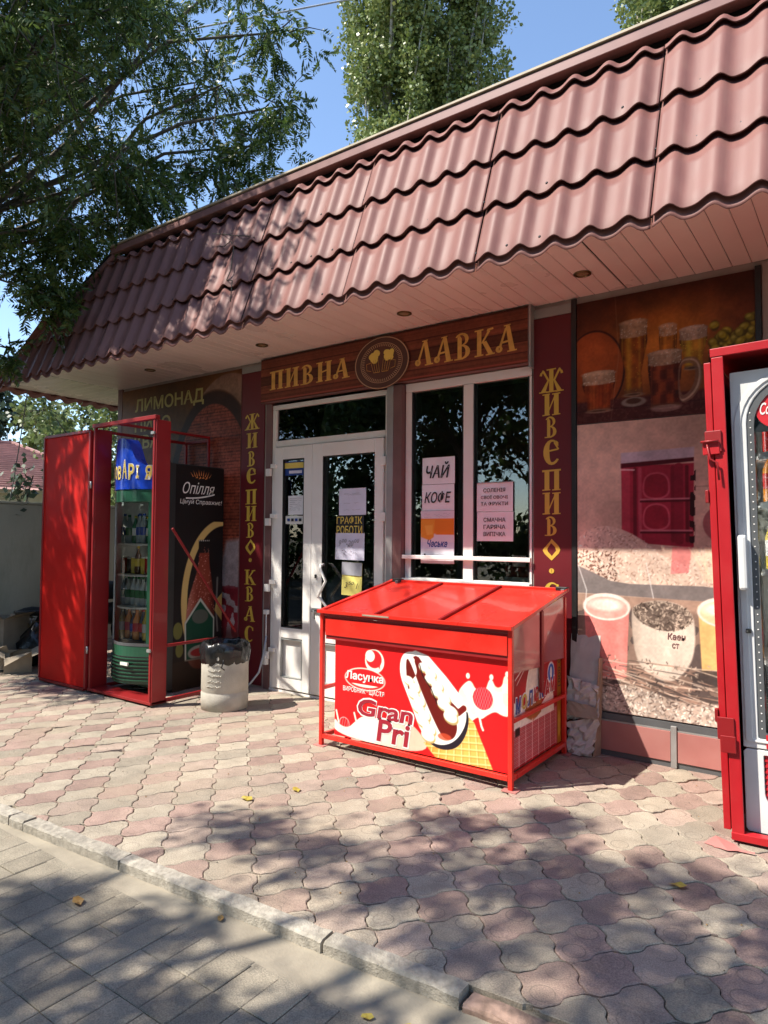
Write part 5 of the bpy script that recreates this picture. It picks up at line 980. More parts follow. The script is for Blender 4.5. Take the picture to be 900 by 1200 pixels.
for xx in (-2.905, -1.64): hb('hinge_clip', (xx, y1-.01, 1.015), (xx+.075, y1+.035, 1.04), 'black'); hb('hinge_clip', (xx+.045, y1-.04, 1.005), (xx+.07, y1+.0, 1.03), 'dgrey') 
hb('lid_handle', (-2.56, y0-.028, .862), (-2.36, y0-.0265, .872), 'card', 0)
fz = thing('chest_freezer', 'white and red ice cream chest freezer with a big cone picture on its front', 'freezer', (-2.205, -.55, .03)); z0_ = Vector(fz.location)
def zb(name, a, b, m, bevel=.003): return box(name, tuple(Vector(a)-z0_), tuple(Vector(b)-z0_), M[m], fz, bevel)
zb('body', (-2.815, -.928, .082), (-1.598, -.185, .70), 'wprint', .006); zb('rim', (-2.825, -.935, .702), (-1.596, -.18, .73), 'rprint', .004) if 0 else zb('rim', (-2.812, -.924, .702), (-1.60, -.19, .755), 'inner_red', .004)
zb('glass_lid', (-2.79, -.90, .757), (-2.21, -.21, .770), 'dgrey'); zb('glass_lid', (-2.20, -.90, .757), (-1.62, -.21, .772), 'dgrey')
for xx in (-2.78, -1.70):
    for yy in (-.9, -.28): MB().lathe([(.02, 0), (.02, .04), (.01, .05)], 10, 0, (xx+.03-z0_.x, yy+.03-z0_.y, .0)).build('castor', M['black'], fz)
PF_ = lambda u, v, n=0.: (u-z0_.x, -.929-n-z0_.y, v-z0_.z)
a = Art(-2.813, -1.60, .084, .698, .0035, (.90, .12, .13)); a.I *= (.97+.05*a.n(.3, 3))[..., None]
g = np.clip((.2-np.abs(a.U+2.25))/.2, 0, 1)[..., None]*.25; a.I = a.I*(1-g)+np.array((.80, .06, .10))*g
wh = (.97, .95, .87)
sp1 = a.sp([(-2.82, .20), (-2.77, .15), (-2.70, .145), (-2.65, .19), (-2.60, .23), (-2.55, .245), (-2.45, .235), (-2.35, .25), (-2.22, .26), (-2.05, .08), (-2.82, .08)]); a.put(sp1, (.96, .90, .84)); a.put(sp1*np.clip((a.U+2.5)/.3, 0, 1)*(a.V < .25), (.95, .76, .66)); a.put(a.line([(-2.80, .24), (-2.78, .17)], .012)+a.line([(-2.655, .245), (-2.64, .20)], .012), wh)
sp2 = a.sp([(-1.92, .47), (-1.87, .535), (-1.83, .555), (-1.80, .50), (-1.74, .505), (-1.72, .57), (-1.70, .575), (-1.68, .53), (-1.64, .54), (-1.63, .60), (-1.61, .605), (-1.60, .57), (-1.59, .385), (-1.64, .385), (-1.68, .405), (-1.73, .375), (-1.765, .345), (-1.79, .36), (-1.85, .30), (-1.92, .30)], .006); a.put(sp2, wh); a.put(a.line([(-1.78, .37), (-1.765, .31), (-1.755, .29)], .012), wh)
for cu, cv in ((-1.705, .585), (-1.61, .612), (-1.85, .575)): a.put(a.ell(cu, cv, .012, .016), wh)
a.put(sp2*(a.n(.05, 7) > .6)*.25, (.93, .85, .62))
rb1 = a.ell(-1.757, .462, .062, .062); a.put(rb1, (.80, .10, .16)); 
for i in range(-4, 5):
    for s_ in (-1, 1): a.put(rb1*a.line([(-1.757+i*.016-.03*s_, .39), (-1.757+i*.016+.03*s_, .54)], .004)*.7, (.96, .55, .55))
rb2 = a.ell(-2.735, .165, .042, .042); a.put((rb2-a.ell(-2.735, .165, .038, .038)), (.97, .8, .78)); [a.put(rb2*a.line([(-2.78+i*.02, .12), (-2.76+i*.02, .21)], .003)*.8, (.97, .7, .7)) for i in range(4)]
cone = a.poly([(-2.13, .17), (-2.0, .13), (-1.86, .33), (-1.82, .33), (-1.70, .08), (-1.99, .08)]); cone = a.poly([(-2.14, .155), (-2.08, .165), (-1.84, .345), (-1.81, .32), (-1.695, .085), (-2.06, .085)]); a.put(cone, (.93, .72, .36)); a.put(cone*np.clip((-a.U-1.97)/.1, 0, 1)*.5, (.82, .52, .2))
for i in range(-8, 16):
    a.put(cone*a.line([(-2.2+i*.052, .06), (-2.13+i*.040, .36)], .008)*.75, (.98, .87, .58)); a.put(cone*a.line([(-2.192+i*.052, .06), (-2.122+i*.040, .36)], .004)*.6, (.72, .46, .18))
for i in range(8): v_ = .08+i*.038; a.put(cone*a.line([(-2.15, v_-.02), (-1.68, v_+.03)], .008)*.75, (.98, .87, .58)); a.put(cone*a.line([(-2.15, v_-.028), (-1.68, v_+.022)], .004)*.6, (.72, .46, .18))
body = a.sp([(-2.31, .61), (-2.28, .66), (-2.22, .675), (-2.14, .665), (-2.05, .60), (-1.95, .50), (-1.88, .43), (-1.855, .36), (-1.87, .28), (-1.93, .195), (-2.02, .155), (-2.11, .17), (-2.17, .23), (-2.21, .32), (-2.26, .42), (-2.31, .52)], .004)
a.put(a.sp([(-2.19, .24), (-2.1, .15), (-2.0, .13), (-1.9, .17), (-1.84, .29), (-1.85, .40), (-1.9, .3)]), (.15, .12, .16)); a.put(body, (.97, .96, .92)); a.put(a.sp([(-2.27, .58), (-2.26, .64), (-2.22, .58), (-2.16, .45), (-2.06, .27), (-2.0, .19), (-1.93, .21), (-1.91, .30), (-1.98, .36), (-2.06, .47), (-2.14, .60), (-2.22, .64), (-2.18, .55), (-2.23, .50), (-2.25, .42)]), (.42, .10, .08)); a.put(a.line([(-2.20, .645), (-2.13, .56), (-2.02, .44), (-1.91, .36), (-1.875, .39)], .035), (.45, .10, .09))
for (sx, sy, ex, ey, n_) in ((-2.235, .50, -2.10, .20, 9), (-2.13, .59, -1.95, .33, 9)):
    for k in range(n_):
        f = k/(n_-1); cu, cv = sx+(ex-sx)*f+(.012 if k % 2 else -.012), sy+(ey-sy)*f; r_ = .036+.010*f; a.put(a.ell(cu+.005, cv-.008, r_*1.08, r_*.76, -.3), (.74, .64, .42)); a.put(a.ell(cu, cv, r_, r_*.66, -.3), (.985, .975, .90)); a.put(a.ell(cu-.008, cv+.006, r_*.5, r_*.3, -.3), (1, 1, .97))
a.put(a.line([(-2.17, .60), (-2.15, .54), (-2.09, .47), (-2.05, .39)], .006), (.10, .07, .08)); a.put(a.line([(-2.26, .64), (-2.2, .665), (-2.12, .645), (-2.0, .54), (-1.9, .44)], .03), (.98, .97, .95)); a.put(a.ell(-2.0, .21, .045, .02)*.8, (.80, .30, .18))
# maker's mark
a.put(a.ell(-2.50, .583, .073, .073), wh); a.put(a.ell(-2.505, .595, .06, .055), (.86, .14, .16)); a.put(a.ell(-2.535, .612, .036, .036), wh); a.put(a.ell(-2.475, .59, .012, .05, .3)*.8, (.86, .14, .16))
a.put(a.ell(-2.575, .463, .158, .070), wh); a.put(a.ell(-2.575, .463, .150, .063), (.86, .12, .14)); a.put(a.ell(-2.575, .458, .135, .045)*(a.V < .43), wh)
a.wear(.03); ff_ = a.build('front_print', PF_, fz)
text('lettering', 'Ласунка', -2.725, -2.43, .440, .505, PF_, M['wprint'], ff_, .03, .05, .0025); text('lettering', 'ВИРОБНИК · ЩАСТЯ', -2.745, -2.425, .368, .405, PF_, M['wprint'], ff_, .01, 0, .0025)
for s_, u0, u1, v0, v1 in (('Gran', -2.625, -2.215, .24, .345), ('Pri', -2.48, -2.235, .105, .24)):
    text('lettering', s_, u0-.010, u1+.010, v0-.010, v1+.010, PF_, M['wprint'], ff_, .05, .12, .0022); text('lettering', s_, u0, u1, v0, v1, PF_, M['dprint'], ff_, .022, .12, .0035)
# freezer side print
PZ = lambda u, v, n=0.: (-1.5965+n-z0_.x, u-z0_.y, v-z0_.z)
a = Art(-.926, -.188, .084, .698, .004, (.70, .10, .13)); a.I *= (.85+.2*a.n(.1, 5))[..., None]; a.put((a.V > .60)*.6, (.78, .42, .42))
a.put(a.poly([(-.90, .30), (-.90, .46), (-.80, .42), (-.62, .32), (-.40, .42), (-.33, .50), (-.30, .30)]), (.93, .88, .82)); cn = a.sp([(-.70, .58), (-.64, .635), (-.52, .64), (-.47, .58), (-.48, .45), (-.66, .36), (-.74, .42)]); a.put(cn, (.92, .86, .78)); a.put(a.poly([(-.74, .42), (-.48, .47), (-.50, .33), (-.62, .30), (-.72, .34)]), (.66, .38, .20))
a.put(a.ell(-.35, .64, .10, .03), wh); a.put(a.ell(-.35, .64, .085, .018), (.75, .1, .14)); a.put(a.ell(-.35, .535, .055, .065), (.90, .92, .95)); a.put(a.ell(-.35, .535, .045, .052), (.15, .35, .72)); a.put(a.ell(-.35, .535, .018, .035), (.92, .93, .95))
a.put(a.poly([(-.25, .08), (-.19, .08), (-.19, .70), (-.25, .70)]), (.62, .42, .10)); a.put(a.ell(-.22, .2, .02, .08)*.6, (.9, .75, .3))
for i in range(23): a.put(a.line([(-.90, .10+i*.0095), (-.27, .10+i*.0095)], .0032)*.9, (.93, .80, .78))
for i in range(8): a.put(a.line([(-.90+i*.09, .09), (-.90+i*.09, .315)], .006)*.9, (.96, .86, .84))
a.put(a.poly([(-.86, .26), (-.80, .26), (-.80, .305), (-.86, .305)]), (.2, .1, .1)); a.put(a.line([(-.86, .57), (-.78, .61)], .008)+a.line([(-.84, .54), (-.74, .61)], .006), (.95, .85, .8))
a.wear(.08); sf_ = a.build('side_print', PZ, fz)
mb_cols = ['bprint', 'gold', 'bprint', 'rprint', 'bprint', 'rprint', 'rprint']
for i, (c_, m_) in enumerate(zip('МОЛЮКАМ', mb_cols)):
    u = -.86+i*.082; v = .385+i*.006; text('lettering', c_, u-.004, u+.078, v-.006, v+.092, PZ, M['wprint'], sf_, .07, .1, .0015); text('lettering', c_, u+.003, u+.070, v, v+.085, PZ, M[m_], sf_, .035, .1, .003)
text('lettering', '1000 000', -.24, -.20, .43, .67, PZ, M['kprint'], sf_, 0, 0, .002, rotdeg=90)
# ================================================================ bin with a black liner
bn = thing('litter_bin', 'squat whitish concrete litter bin with an embossed panel, standing left of the door', 'litter bin', (-4.165, -.655, 0))
MB().lathe([(.165, 0), (.182, .004), (.183, .13), (.179, .135), (.179, .145), (.182, .15), (.182, .43), (.176, .445), (.16, .445), (.155, .2), (.001, .19)], 28).build('bin_body', M['concrete'], bn)
mb = MB()
for i in range(9):
    for j in range(5):
        t_ = math.radians(-86+i*4.2+rnd.uniform(-1, 1)); z = .19+j*.042+rnd.uniform(-.006, .006); r_ = .183; c_ = Vector((r_*math.cos(t_), r_*math.sin(t_), z)); tx_ = Vector((-math.sin(t_), math.cos(t_), 0)); nn_ = Vector((math.cos(t_), math.sin(t_), 0)); w_ = rnd.uniform(.006, .011)
        P4 = [c_-tx_*w_, c_+tx_*w_*.3+Vector((0, 0, w_)), c_+tx_*w_, c_-tx_*w_*.2-Vector((0, 0, w_))]; mb.add([*P4, c_+nn_*.007], [(0, 1, 4), (1, 2, 4), (2, 3, 4), (3, 0, 4)])
mb.build('embossed_relief', M['concrete'], bn)
bgm = MB(); prof = [(.168, .34), (.187, .37), (.190, .405), (.194, .45), (.186, .49), (.172, .515), (.160, .52), (.150, .505), (.145, .42), (.10, .34), (.001, .32)]; n = 56; vs = []
for q, (r_, z) in enumerate(prof):
    for k in range(n):
        t_ = 2*math.pi*k/n; f = 1+(.028*math.sin(t_*9+q*.7)+.022*math.sin(t_*17-q*1.3)+.018*math.sin(t_*4+q))*(1 if 0 < q < 8 else .3); zz = z+(.007*math.sin(t_*5+q)+.004*math.sin(t_*11+1))*(1 if q < 8 else 0); vs.append((r_*f*math.cos(t_), r_*f*math.sin(t_), zz))
bgm.add(vs, [(i*n+k, i*n+(k+1) % n, (i+1)*n+(k+1) % n, (i+1)*n+k) for i in range(len(prof)-1) for k in range(n)], 0, True)
bgo = bgm.build('bin_liner', M['bag']); bgo.location = (-4.165, -.655, 0); tag(bgo, 'crumpled black plastic bag folded over the rim of the litter bin', 'bag')
MB().tube([(.12, -.13, .41), (.15, -.15, .39), (.14, -.16, .345), (.165, -.15, .33)], .005, 6).build('knot', M['bag'], bgo)
# torn white cardboard behind the chest
cd = thing('torn_cardboard', 'torn white cardboard leaning on the wall behind the right end of the chest', 'cardboard', (-1.47, -.10, 0))
def crump(name, pts, m, amp=.006, nu=8, nv=10, th=.004):
    """pts: 4 corners; bilinear sheet with creases"""
    A_, B_, C_, D_ = [Vector(p) for p in pts]; vs = []
    for j in range(nv+1):
        for i in range(nu+1):
            u, v = i/nu, j/nv; p = (A_*(1-u)+B_*u)*(1-v)+(D_*(1-u)+C_*u)*v; vs.append(p+Vector((rnd.gauss(0, amp*.5), rnd.gauss(0, amp), rnd.gauss(0, amp*.3))))
    mb = MB().add(vs, [(j*(nu+1)+i, j*(nu+1)+i+1, (j+1)*(nu+1)+i+1, (j+1)*(nu+1)+i) for j in range(nv) for i in range(nu)]); o = mb.build(name, M[m], cd); s_ = o.modifiers.new('s', 'SOLIDIFY'); s_.thickness = th; return o
crump('upper_flap', [(-.12, .045, .40), (.07, .04, .42), (.068, .085, .735), (-.12, .085, .735)], 'wcard', .002, 6, 8)
crump('middle_flap', [(-.12, -.01, .20), (.085, .02, .24), (.075, .01, .43), (-.12, .025, .47)], 'wcard', .009); crump('lower_flap', [(-.10, -.05, .005), (.055, -.04, .002), (.095, .0, .26), (-.11, -.035, .19)], 'wcard', .010)
crump('side_flap', [(.06, -.03, .005), (.075, .05, .0), (.085, .08, .60), (.075, .03, .60)], 'card', .004, 3, 9); crump('fold', [(-.11, -.02, .33), (.07, .0, .30), (.09, -.03, .235), (-.11, -.045, .24)], 'card', .006, 6, 3)
# cables near the door
tag(MB().tube([(-4.345, -.03, .47), (-4.35, -.06, .30), (-4.36, -.10, .16), (-4.42, -.15, .06), (-4.52, -.2, .012), (-4.70, -.3, .010), (-4.95, -.28, .010)], .009, 8).build('power_cable', M['gcable']), 'pale grey cable dropping beside the door and running left along the ground', 'cable')
tag(MB().box((-4.372, -.055, .22), (-4.328, -.016, .30)).box((-4.37, -.05, .66), (-4.325, -.016, .70)).tube([(-4.35, -.03, .30), (-4.35, -.03, .66)], .006, 6).build('door_bell_box', M['white'], None, .003), 'small white plastic conduit and socket low on the left door jamb', 'socket')
# ================================================================ left background
fe = thing('concrete_fence', 'tall mossy grey concrete wall in shade at the left edge behind the red cage', 'wall', (-8.2, 2, 0))
for i in range(6): box('fence_slab', (-.06, -5.2+i*2.0, -.1), (.06, -3.212+i*2.0, 1.70), M['fence'], fe, .006)
box('coping', (-.08, -5.2, 1.703), (.08, 6.8, 1.73), M['fence'], fe, .004)
def carton(name, label, loc, rz, w, d, h, flaps=True, tilt=0):
    t = thing(name, label, 'box', loc, 'cardboard boxes piled by the wall', (tilt, 0, rz)); w /= 2; d /= 2; k = .004
    for a, b in (((-w, -d, 0), (w, -d+k, h)), ((-w, d-k, 0), (w, d, h)), ((-w, -d+k, 0), (-w+k, d-k, h)), ((w-k, -d+k, 0), (w, d-k, h)), ((-w+k, -d+k, 0), (w-k, d-k, k))): box('side_panel', a, b, M['card'], t)
    if flaps:
        for s_ in (-1, 1): 
            MB().add([(-w, s_*d, h), (w, s_*d, h), (w*.95, s_*(d+d*.7), h-.06*s_+.02), (-w*.95, s_*(d+d*.7), h-.05)], [(0, 1, 2, 3)]).build('flap', M['card'], t)
            MB().add([(s_*w, -d, h), (s_*w, d, h), (s_*(w+.09), d*.9, h+.05), (s_*(w+.09), -d*.9, h+.04)], [(0, 1, 2, 3)]).build('flap', M['card'], t)
carton('cardboard_box', 'open brown cardboard box nearest the left edge, against the concrete wall', (-7.45, -.84, 0), .4, .42, .36, .48)
carton('cardboard_box', 'brown cardboard box with open flap beside the black moped', (-7.35, -.42, 0), -.3, .40, .34, .40)
carton('cardboard_box', 'small flattened pale box in front of the pile by the wall', (-7.08, -1.02, 0), .7, .30, .22, .16, True, -.15)
carton('cardboard_box', 'low tipped over box with one flap on the paving', (-6.86, -.93, 0), 1.1, .24, .22, .18, True, .2)
sk2 = thing('black_sack', 'dark stuffed rubbish sack slumped between the boxes and the red cage door', 'sack', (-7.12, -.60, 0))
mb = MB(); n = 18; vs = []
for q in range(8):
    for k in range(n):
        t_ = 2*math.pi*k/n; z = q/7; r_ = .2*math.sin(math.pi*min(1, .25+z*.72))**.7*(1+.12*math.sin(t_*5+q)+.07*math.sin(t_*9-q*2)); vs.append((r_*math.cos(t_), r_*math.sin(t_), z*.42+.02*math.sin(t_*4)))
mb.add(vs, [(i*n+k, i*n+(k+1) % n, (i+1)*n+(k+1) % n, (i+1)*n+k) for i in range(7) for k in range(n)]+[tuple(range(7*n, 8*n))], 0, True); mb.build('sack_body', M['bag'], sk2)
mp = thing('moped', 'black moped parked by the wall, mostly hidden behind the red cage door', 'moped', (-7.22, -.12, 0), rot=(0, 0, -.35))
def wheel(y):
    mb = MB(); R, r_ = .24, .05
    pts = [(0, y+R*math.cos(2*math.pi*k/24), R+r_*.8+R*math.sin(2*math.pi*k/24)) for k in range(25)]; o = mb.tube(pts, r_, 8, cap=False).build('wheel', M['rubber'], mp); rm = MB()
    for k in range(8): rm.tube([(0, y, R+.04), (0, y+R*.85*math.cos(k*math.pi/4), R+.04+R*.85*math.sin(k*math.pi/4))], .006, 5)
    rm.build('spokes', M['chrome'], o)
wheel(-.45); wheel(.65)
MB().tube([(0, -.45, .29), (0, -.30, .62), (0, -.22, .86)], .022, 8).build('fork', M['black'], mp); MB().tube([(-.30, -.16, .92), (-.18, -.22, .93), (0, -.24, .88), (.18, -.22, .93), (.30, -.16, .92)], .012, 8).build('handlebar', M['black'], mp)
for s_ in (-1, 1): MB().tube([(s_*.2, -.22, .93), (s_*.24, -.22, 1.02)], .005, 6).lathe([(.001, 0), (.035, .004), (.035, .012), (.001, .016)], 12, 0, (s_*.25, -.22, 1.02)).build('mirror', M['black'], mp)
MB().lathe([(.001, -.05), (.05, -.04), (.07, 0), (.068, .03), (.001, .035)], 16).build('headlamp', M['black'], mp).matrix_local = Matrix.Translation((0, -.33, .80)) @ Matrix.Rotation(math.pi/2, 4, 'X')
MB().lathe([(.001, .0), (.03, .008), (.035, .0)], 12).build('headlamp_lens', M['chrome'], mp).matrix_local = Matrix.Translation((0, -.368, .80)) @ Matrix.Rotation(math.pi/2, 4, 'X')
MB().tube([(0, -.2, .6), (0, .05, .42), (0, .35, .45), (0, .6, .55)], [.05, .09, .13, .07], 10).build('body', M['black'], mp); MB().tube([(0, .12, .68), (0, .35, .72), (0, .68, .70)], [.07, .11, .06], 10).build('seat', M['rubber'], mp); MB().box((-.06, -.62, .50), (.06, -.30, .53)).build('mudguard', M['black'], mp, .01)
# neighbour's house
dirn = Vector((-.907, .42, 0)); nrm_ = Vector((.42, .907, 0))
hs_ = thing('neighbour_house', 'distant cream house with a faded red tiled hip roof beyond the concrete wall', 'house', (-19.5, 6.4, 0), rot=(0, 0, math.atan2(nrm_.y, nrm_.x)))
# local x runs across the view
box('house_wall', (-9, -3.6, 0), (1.25, 3.6, 2.32), M['wall_far'], hs_); box('fascia', (-9.3, -3.9, 2.32), (1.55, 3.9, 2.42), M['wall_far'], hs_)
rv = [(-9.4, -4.0, 2.40), (1.70, -4.0, 2.40), (1.70, 4.0, 2.40), (-9.4, 4.0, 2.40), (-5.0, 0, 3.95), (-1.25, 0, 3.95)]
ro = MB().add(rv, [(0, 1, 5, 4), (1, 2, 5), (2, 3, 4, 5), (3, 0, 4)]).build('roof', M['tile_far'], hs_)
tr = MB()
for i in range(1, 24):
    f = i/24; z = 2.40+1.55*f+.02; tr.bar((-9.4+4.4*f, -4.0+4*f-.01, z), (1.70-2.95*f, -4.0+4*f-.01, z), .02, .035); tr.bar((1.70-2.95*f+.01, -4.0+4*f, z), (1.70-2.95*f+.01, 4.0-4*f, z), .02, .035)
for i in range(0): 
    x = -9+i*.18; f = 1 if -5 < x < -1.25 else ((x+9.4)/4.4 if x < -5 else (1.7-x)/2.95)
    if f > .05: tr.bar((x, -4.0, 2.43), (x, -4+4*f, 2.43+1.55*f), .03, .02)
tag(tr.build('tile_courses', M['tile_far'], hs_), kind='stuff'); MB().bar((-5, 0, 3.98), (-1.25, 0, 3.98), .12, .06).bar((-1.25, 0, 3.98), (1.7, -4, 2.43), .12, .06).build('ridge_cap', M['tile_far'], hs_)
MB().box((-4.2, -3.66, 1.0), (-3.0, -3.6, 2.0)).build('window', M['dgrey'], hs_)
# ================================================================ trees
def leaves_mesh(name, pos, dirs, size, asp, m, parent, kind=None, fold=.0):
    """pos (N,3), dirs (N,3) leaf axis, size (N,)"""
    N_ = len(pos); d = dirs/(np.linalg.norm(dirs, axis=1, keepdims=True)+1e-9); r = rs.normal(size=(N_, 3)); s = np.cross(d, r); s /= np.linalg.norm(s, axis=1, keepdims=True)+1e-9; sz = size[:, None]; nn = np.cross(d, s)
    v = np.stack([pos, pos+d*sz*.45+s*sz*asp+nn*sz*.06, pos+d*sz, pos+d*sz*.45-s*sz*asp+nn*sz*.06], 1).reshape(-1, 3)
    me = bpy.data.meshes.new(name); me.vertices.add(N_*4); me.vertices.foreach_set('co', v.ravel()); me.loops.add(N_*4); me.loops.foreach_set('vertex_index', np.arange(N_*4)); me.polygons.add(N_); me.polygons.foreach_set('loop_start', np.arange(N_)*4); me.polygons.foreach_set('loop_total', np.full(N_, 4)); me.update(calc_edges=True)
    me.materials.append(m); o = link(bpy.data.objects.new(name, me), parent); 
    if kind: o['kind'] = kind
    return o
def rand_dir(n, up=0.0):
    v = rs.normal(size=(n, 3)); v /= np.linalg.norm(v, axis=1, keepdims=True); v[:, 2] += up; return v
def tree(name, label, base, trunk_h, r0, clumps, nt, nl, lsize, leafm, barkm, group=None, droop=.5, pinnate=False, asp=.25, lean=(0, 0)):
    """clumps: (x, y, z, r, density)  world coords"""
    t = thing(name, label, 'tree', base, group); B = np.array(base); tm = MB(); top = np.array([lean[0], lean[1], trunk_h])
    tm.tube([tuple(top*f+np.array([.1*r0*math.sin(f*9), .1*r0*math.cos(f*7), 0])) for f in (0, .25, .5, .75, 1)], [r0*1.25, r0, r0*.9, r0*.82, r0*.75], 12); tm.build('trunk', M[barkm], t)
    P_, D_, Z_ = [], [], []; tw = MB()
    for (cx, cy, cz, cr, dens) in clumps:
        c = np.array([cx, cy, cz])-B; s = top*rnd.uniform(.7, 1.0); mid = (s+c)/2+np.array([rnd.gauss(0, .2), rnd.gauss(0, .2), rnd.uniform(.1, .5)]); L_ = np.linalg.norm(c-s)
        pts = [s, s*.6+mid*.4+np.array([0, 0, .1]), mid, mid*.4+c*.6+rs.normal(size=3)*.1, c]; rr = max(.012, min(r0*.45, .005*L_+.012)); MB().tube([tuple(p) for p in pts], [rr, rr*.85, rr*.65, rr*.45, rr*.25], 7).build('limb', M[barkm], t)
        for k in range(int(nt*dens)):
            d = rs.normal(size=3); d /= np.linalg.norm(d); st_ = c+d*cr*rs.rand()*.35; en = c+d*cr*rs.uniform(.65, 1.1); en[2] -= droop*cr*rs.rand(); md = (st_+en)/2+np.array([0, 0, .08*cr]); 
            if k % 3 == 0: tw.tube([tuple(st_), tuple(md), tuple(en)], [.009, .006, .003], 3, cap=False)
            f = rs.rand(nl, 1); p = (1-f)**2*st_+2*f*(1-f)*md+f*f*en; ax_ = (en-st_)/(np.linalg.norm(en-st_)+1e-9)
            if pinnate:
                dd = ax_*.6+rs.normal(size=(nl, 3))*.5; dd[:, 2] -= .55; dd /= np.linalg.norm(dd, axis=1, keepdims=True); side_ = np.cross(dd, rs.normal(size=(nl, 3))); side_ /= np.linalg.norm(side_, axis=1, keepdims=True)
                for q in range(6):
                    for sg_ in (-1, 1): P_.append(p+dd*(.03+q*.028)); D_.append(side_*sg_+dd*.75); Z_.append(np.full(nl, lsize)*(1.05-.09*abs(q-2.5))*rs.uniform(.85, 1.15, nl))
            else:
                P_.append(p+rs.normal(size=(nl, 3))*lsize*.7); dd = rs.normal(size=(nl, 3)); dd[:, 2] -= .35; D_.append(dd); Z_.append(np.full(nl, lsize)*rs.uniform(.7, 1.25, nl))
    if tw.v: tag(tw.build('twigs', M[barkm], t), kind='stuff')
    leaves_mesh('crown', np.concatenate(P_), np.concatenate(D_), np.concatenate(Z_), asp, M[leafm], t, 'stuff'); return t
# overhanging tree at the left (trunk just outside the frame)
cl = []
r3 = random.Random(21)
for q in range(46):
    u, v = r3.random(), r3.random(); cl.append((r3.uniform(-8.6, -5.3), r3.uniform(-2.9, .6), r3.uniform(4.7, 8.4), r3.uniform(.55, .85), 1))
cl = [c for c in cl if not (c[2] < 5.2 and c[0] > -5.6)]
for q in range(16): cl.append((r3.uniform(-8.1, -7.0), r3.uniform(-3.3, -2.0), r3.uniform(3.1, 4.9), .35, .45))
for q in range(30):
    t_ = r3.uniform(1.4, 3.6); cl.append((r3.uniform(-7.4, -4.95)-.5*t_, -.8-.58*t_, r3.uniform(3.0, 3.9)+t_, r3.uniform(.3, .5), .8))
for q in range(5):
    t_ = r3.uniform(2.0, 3.4); cl.append((r3.uniform(-5.1, -4.5)-.5*t_, -.8-.58*t_, r3.uniform(3.0, 3.9)+t_, .22, .35))
cl += [(-5.5, .2, 5.1, .55, .9), (-5.15, .5, 5.4, .55, .9), (-5.0, .75, 5.9, .5, .8), (-5.0, .6, 6.6, .55, .7), (-5.9, -.2, 4.75, .5, 1), (-6.3, -.8, 4.2, .5, 1), (-6.6, -1.1, 3.95, .35, .5), (-6.35, -1.0, 3.65, .32, .6), (-7.1, -.9, 4.5, .4, .5), (-6.0, -.9, 4.2, .4, .5), (-7.2, -1.9, 4.2, .4, .5), (-6.15, -1.12, 3.55, .22, .35), (-6.6, -1.25, 3.1, .2, .3)]
tree('overhanging_tree', 'dark green tree with drooping leaf sprays overhanging the left end of the roof', (-9.3, -2.3, -.1), 4.2, .20, cl, 32, 5, .074, 'leaf_a', 'bark', None, .7, True, .17, (.6, .3))
# street tree behind the camera that casts the dappled shade on the paving
cl = []; r3 = random.Random(5)
spots = [(-1.95, -2.05, .42), (-1.45, -1.95, .35), (-1.0, -1.55, .38), (-.55, -1.45, .34), (-.15, -1.35, .3), (-.75, -1.95, .36), (-.35, -1.9, .36), (-.45, -2.35, .4), (-1.15, -2.30, .3), (-.1, -2.25, .4), (.2, -1.8, .4), (-1.6, -1.5, .22), (-1.25, -1.2, .2), (-2.35, -2.1, .3),
         (-2.05, -2.85, .35), (-2.3, -3.05, .35), (-1.7, -3.1, .42), (-1.3, -2.9, .38), (-1.9, -3.45, .4), (-1.5, -3.5, .4), (-1.0, -3.2, .4), (-.7, -2.8, .35), (-2.6, -2.95, .22), (-2.7, -3.4, .3), (-.9, -1.75, .3), (-1.2, -1.8, .3), (-.2, -1.6, .3), (-.55, -2.1, .35), (-1.75, -3.3, .4), (-.9, -3.0, .4), (-.3, -2.6, .4), (-2.2, -3.3, .35), (-1.5, -2.15, .2)]
for gx, gy, r_ in spots:
    z = r3.uniform(4.6, 6.6); cl.append((gx-.5*z, gy-.58*z, z, r_*1.0, .85))
for q in range(16): z = r3.uniform(5.5, 8.5); cl.append((r3.uniform(-4.6, -2.2)-.5*0, r3.uniform(-9.5, -7.0), z, .6, .8))
tree('street_tree', 'leafy street tree behind the viewer whose shade dapples the paving', (-3.9, -7.4, -.1), 3.6, .16, cl, 34, 9, .075, 'leaf_s', 'bark', 'street trees', .3, False, .30)
cl = []
for gx, gy, r_ in ((-7.2, -1.2, .5), (-7.8, -.8, .5), (-6.9, -1.6, .3), (-7.6, -1.7, .5), (-8.3, -1.4, .5), (-6.9, -.6, .4), (-7.4, -.3, .4), (-8.0, -2.2, .5)): z = r3.uniform(5, 7); cl.append((gx-.5*z, gy-.58*z, z, r_, 1))
for q in range(14): cl.append((r3.uniform(-12.5, -9), r3.uniform(-7, -4), r3.uniform(4.5, 8), .7, 1))
tree('street_tree', 'street tree beyond the left edge shading the concrete wall', (-11.2, -5.6, -.1), 3.4, .17, cl, 34, 9, .08, 'leaf_s', 'bark', 'street trees', .3, False, .30)
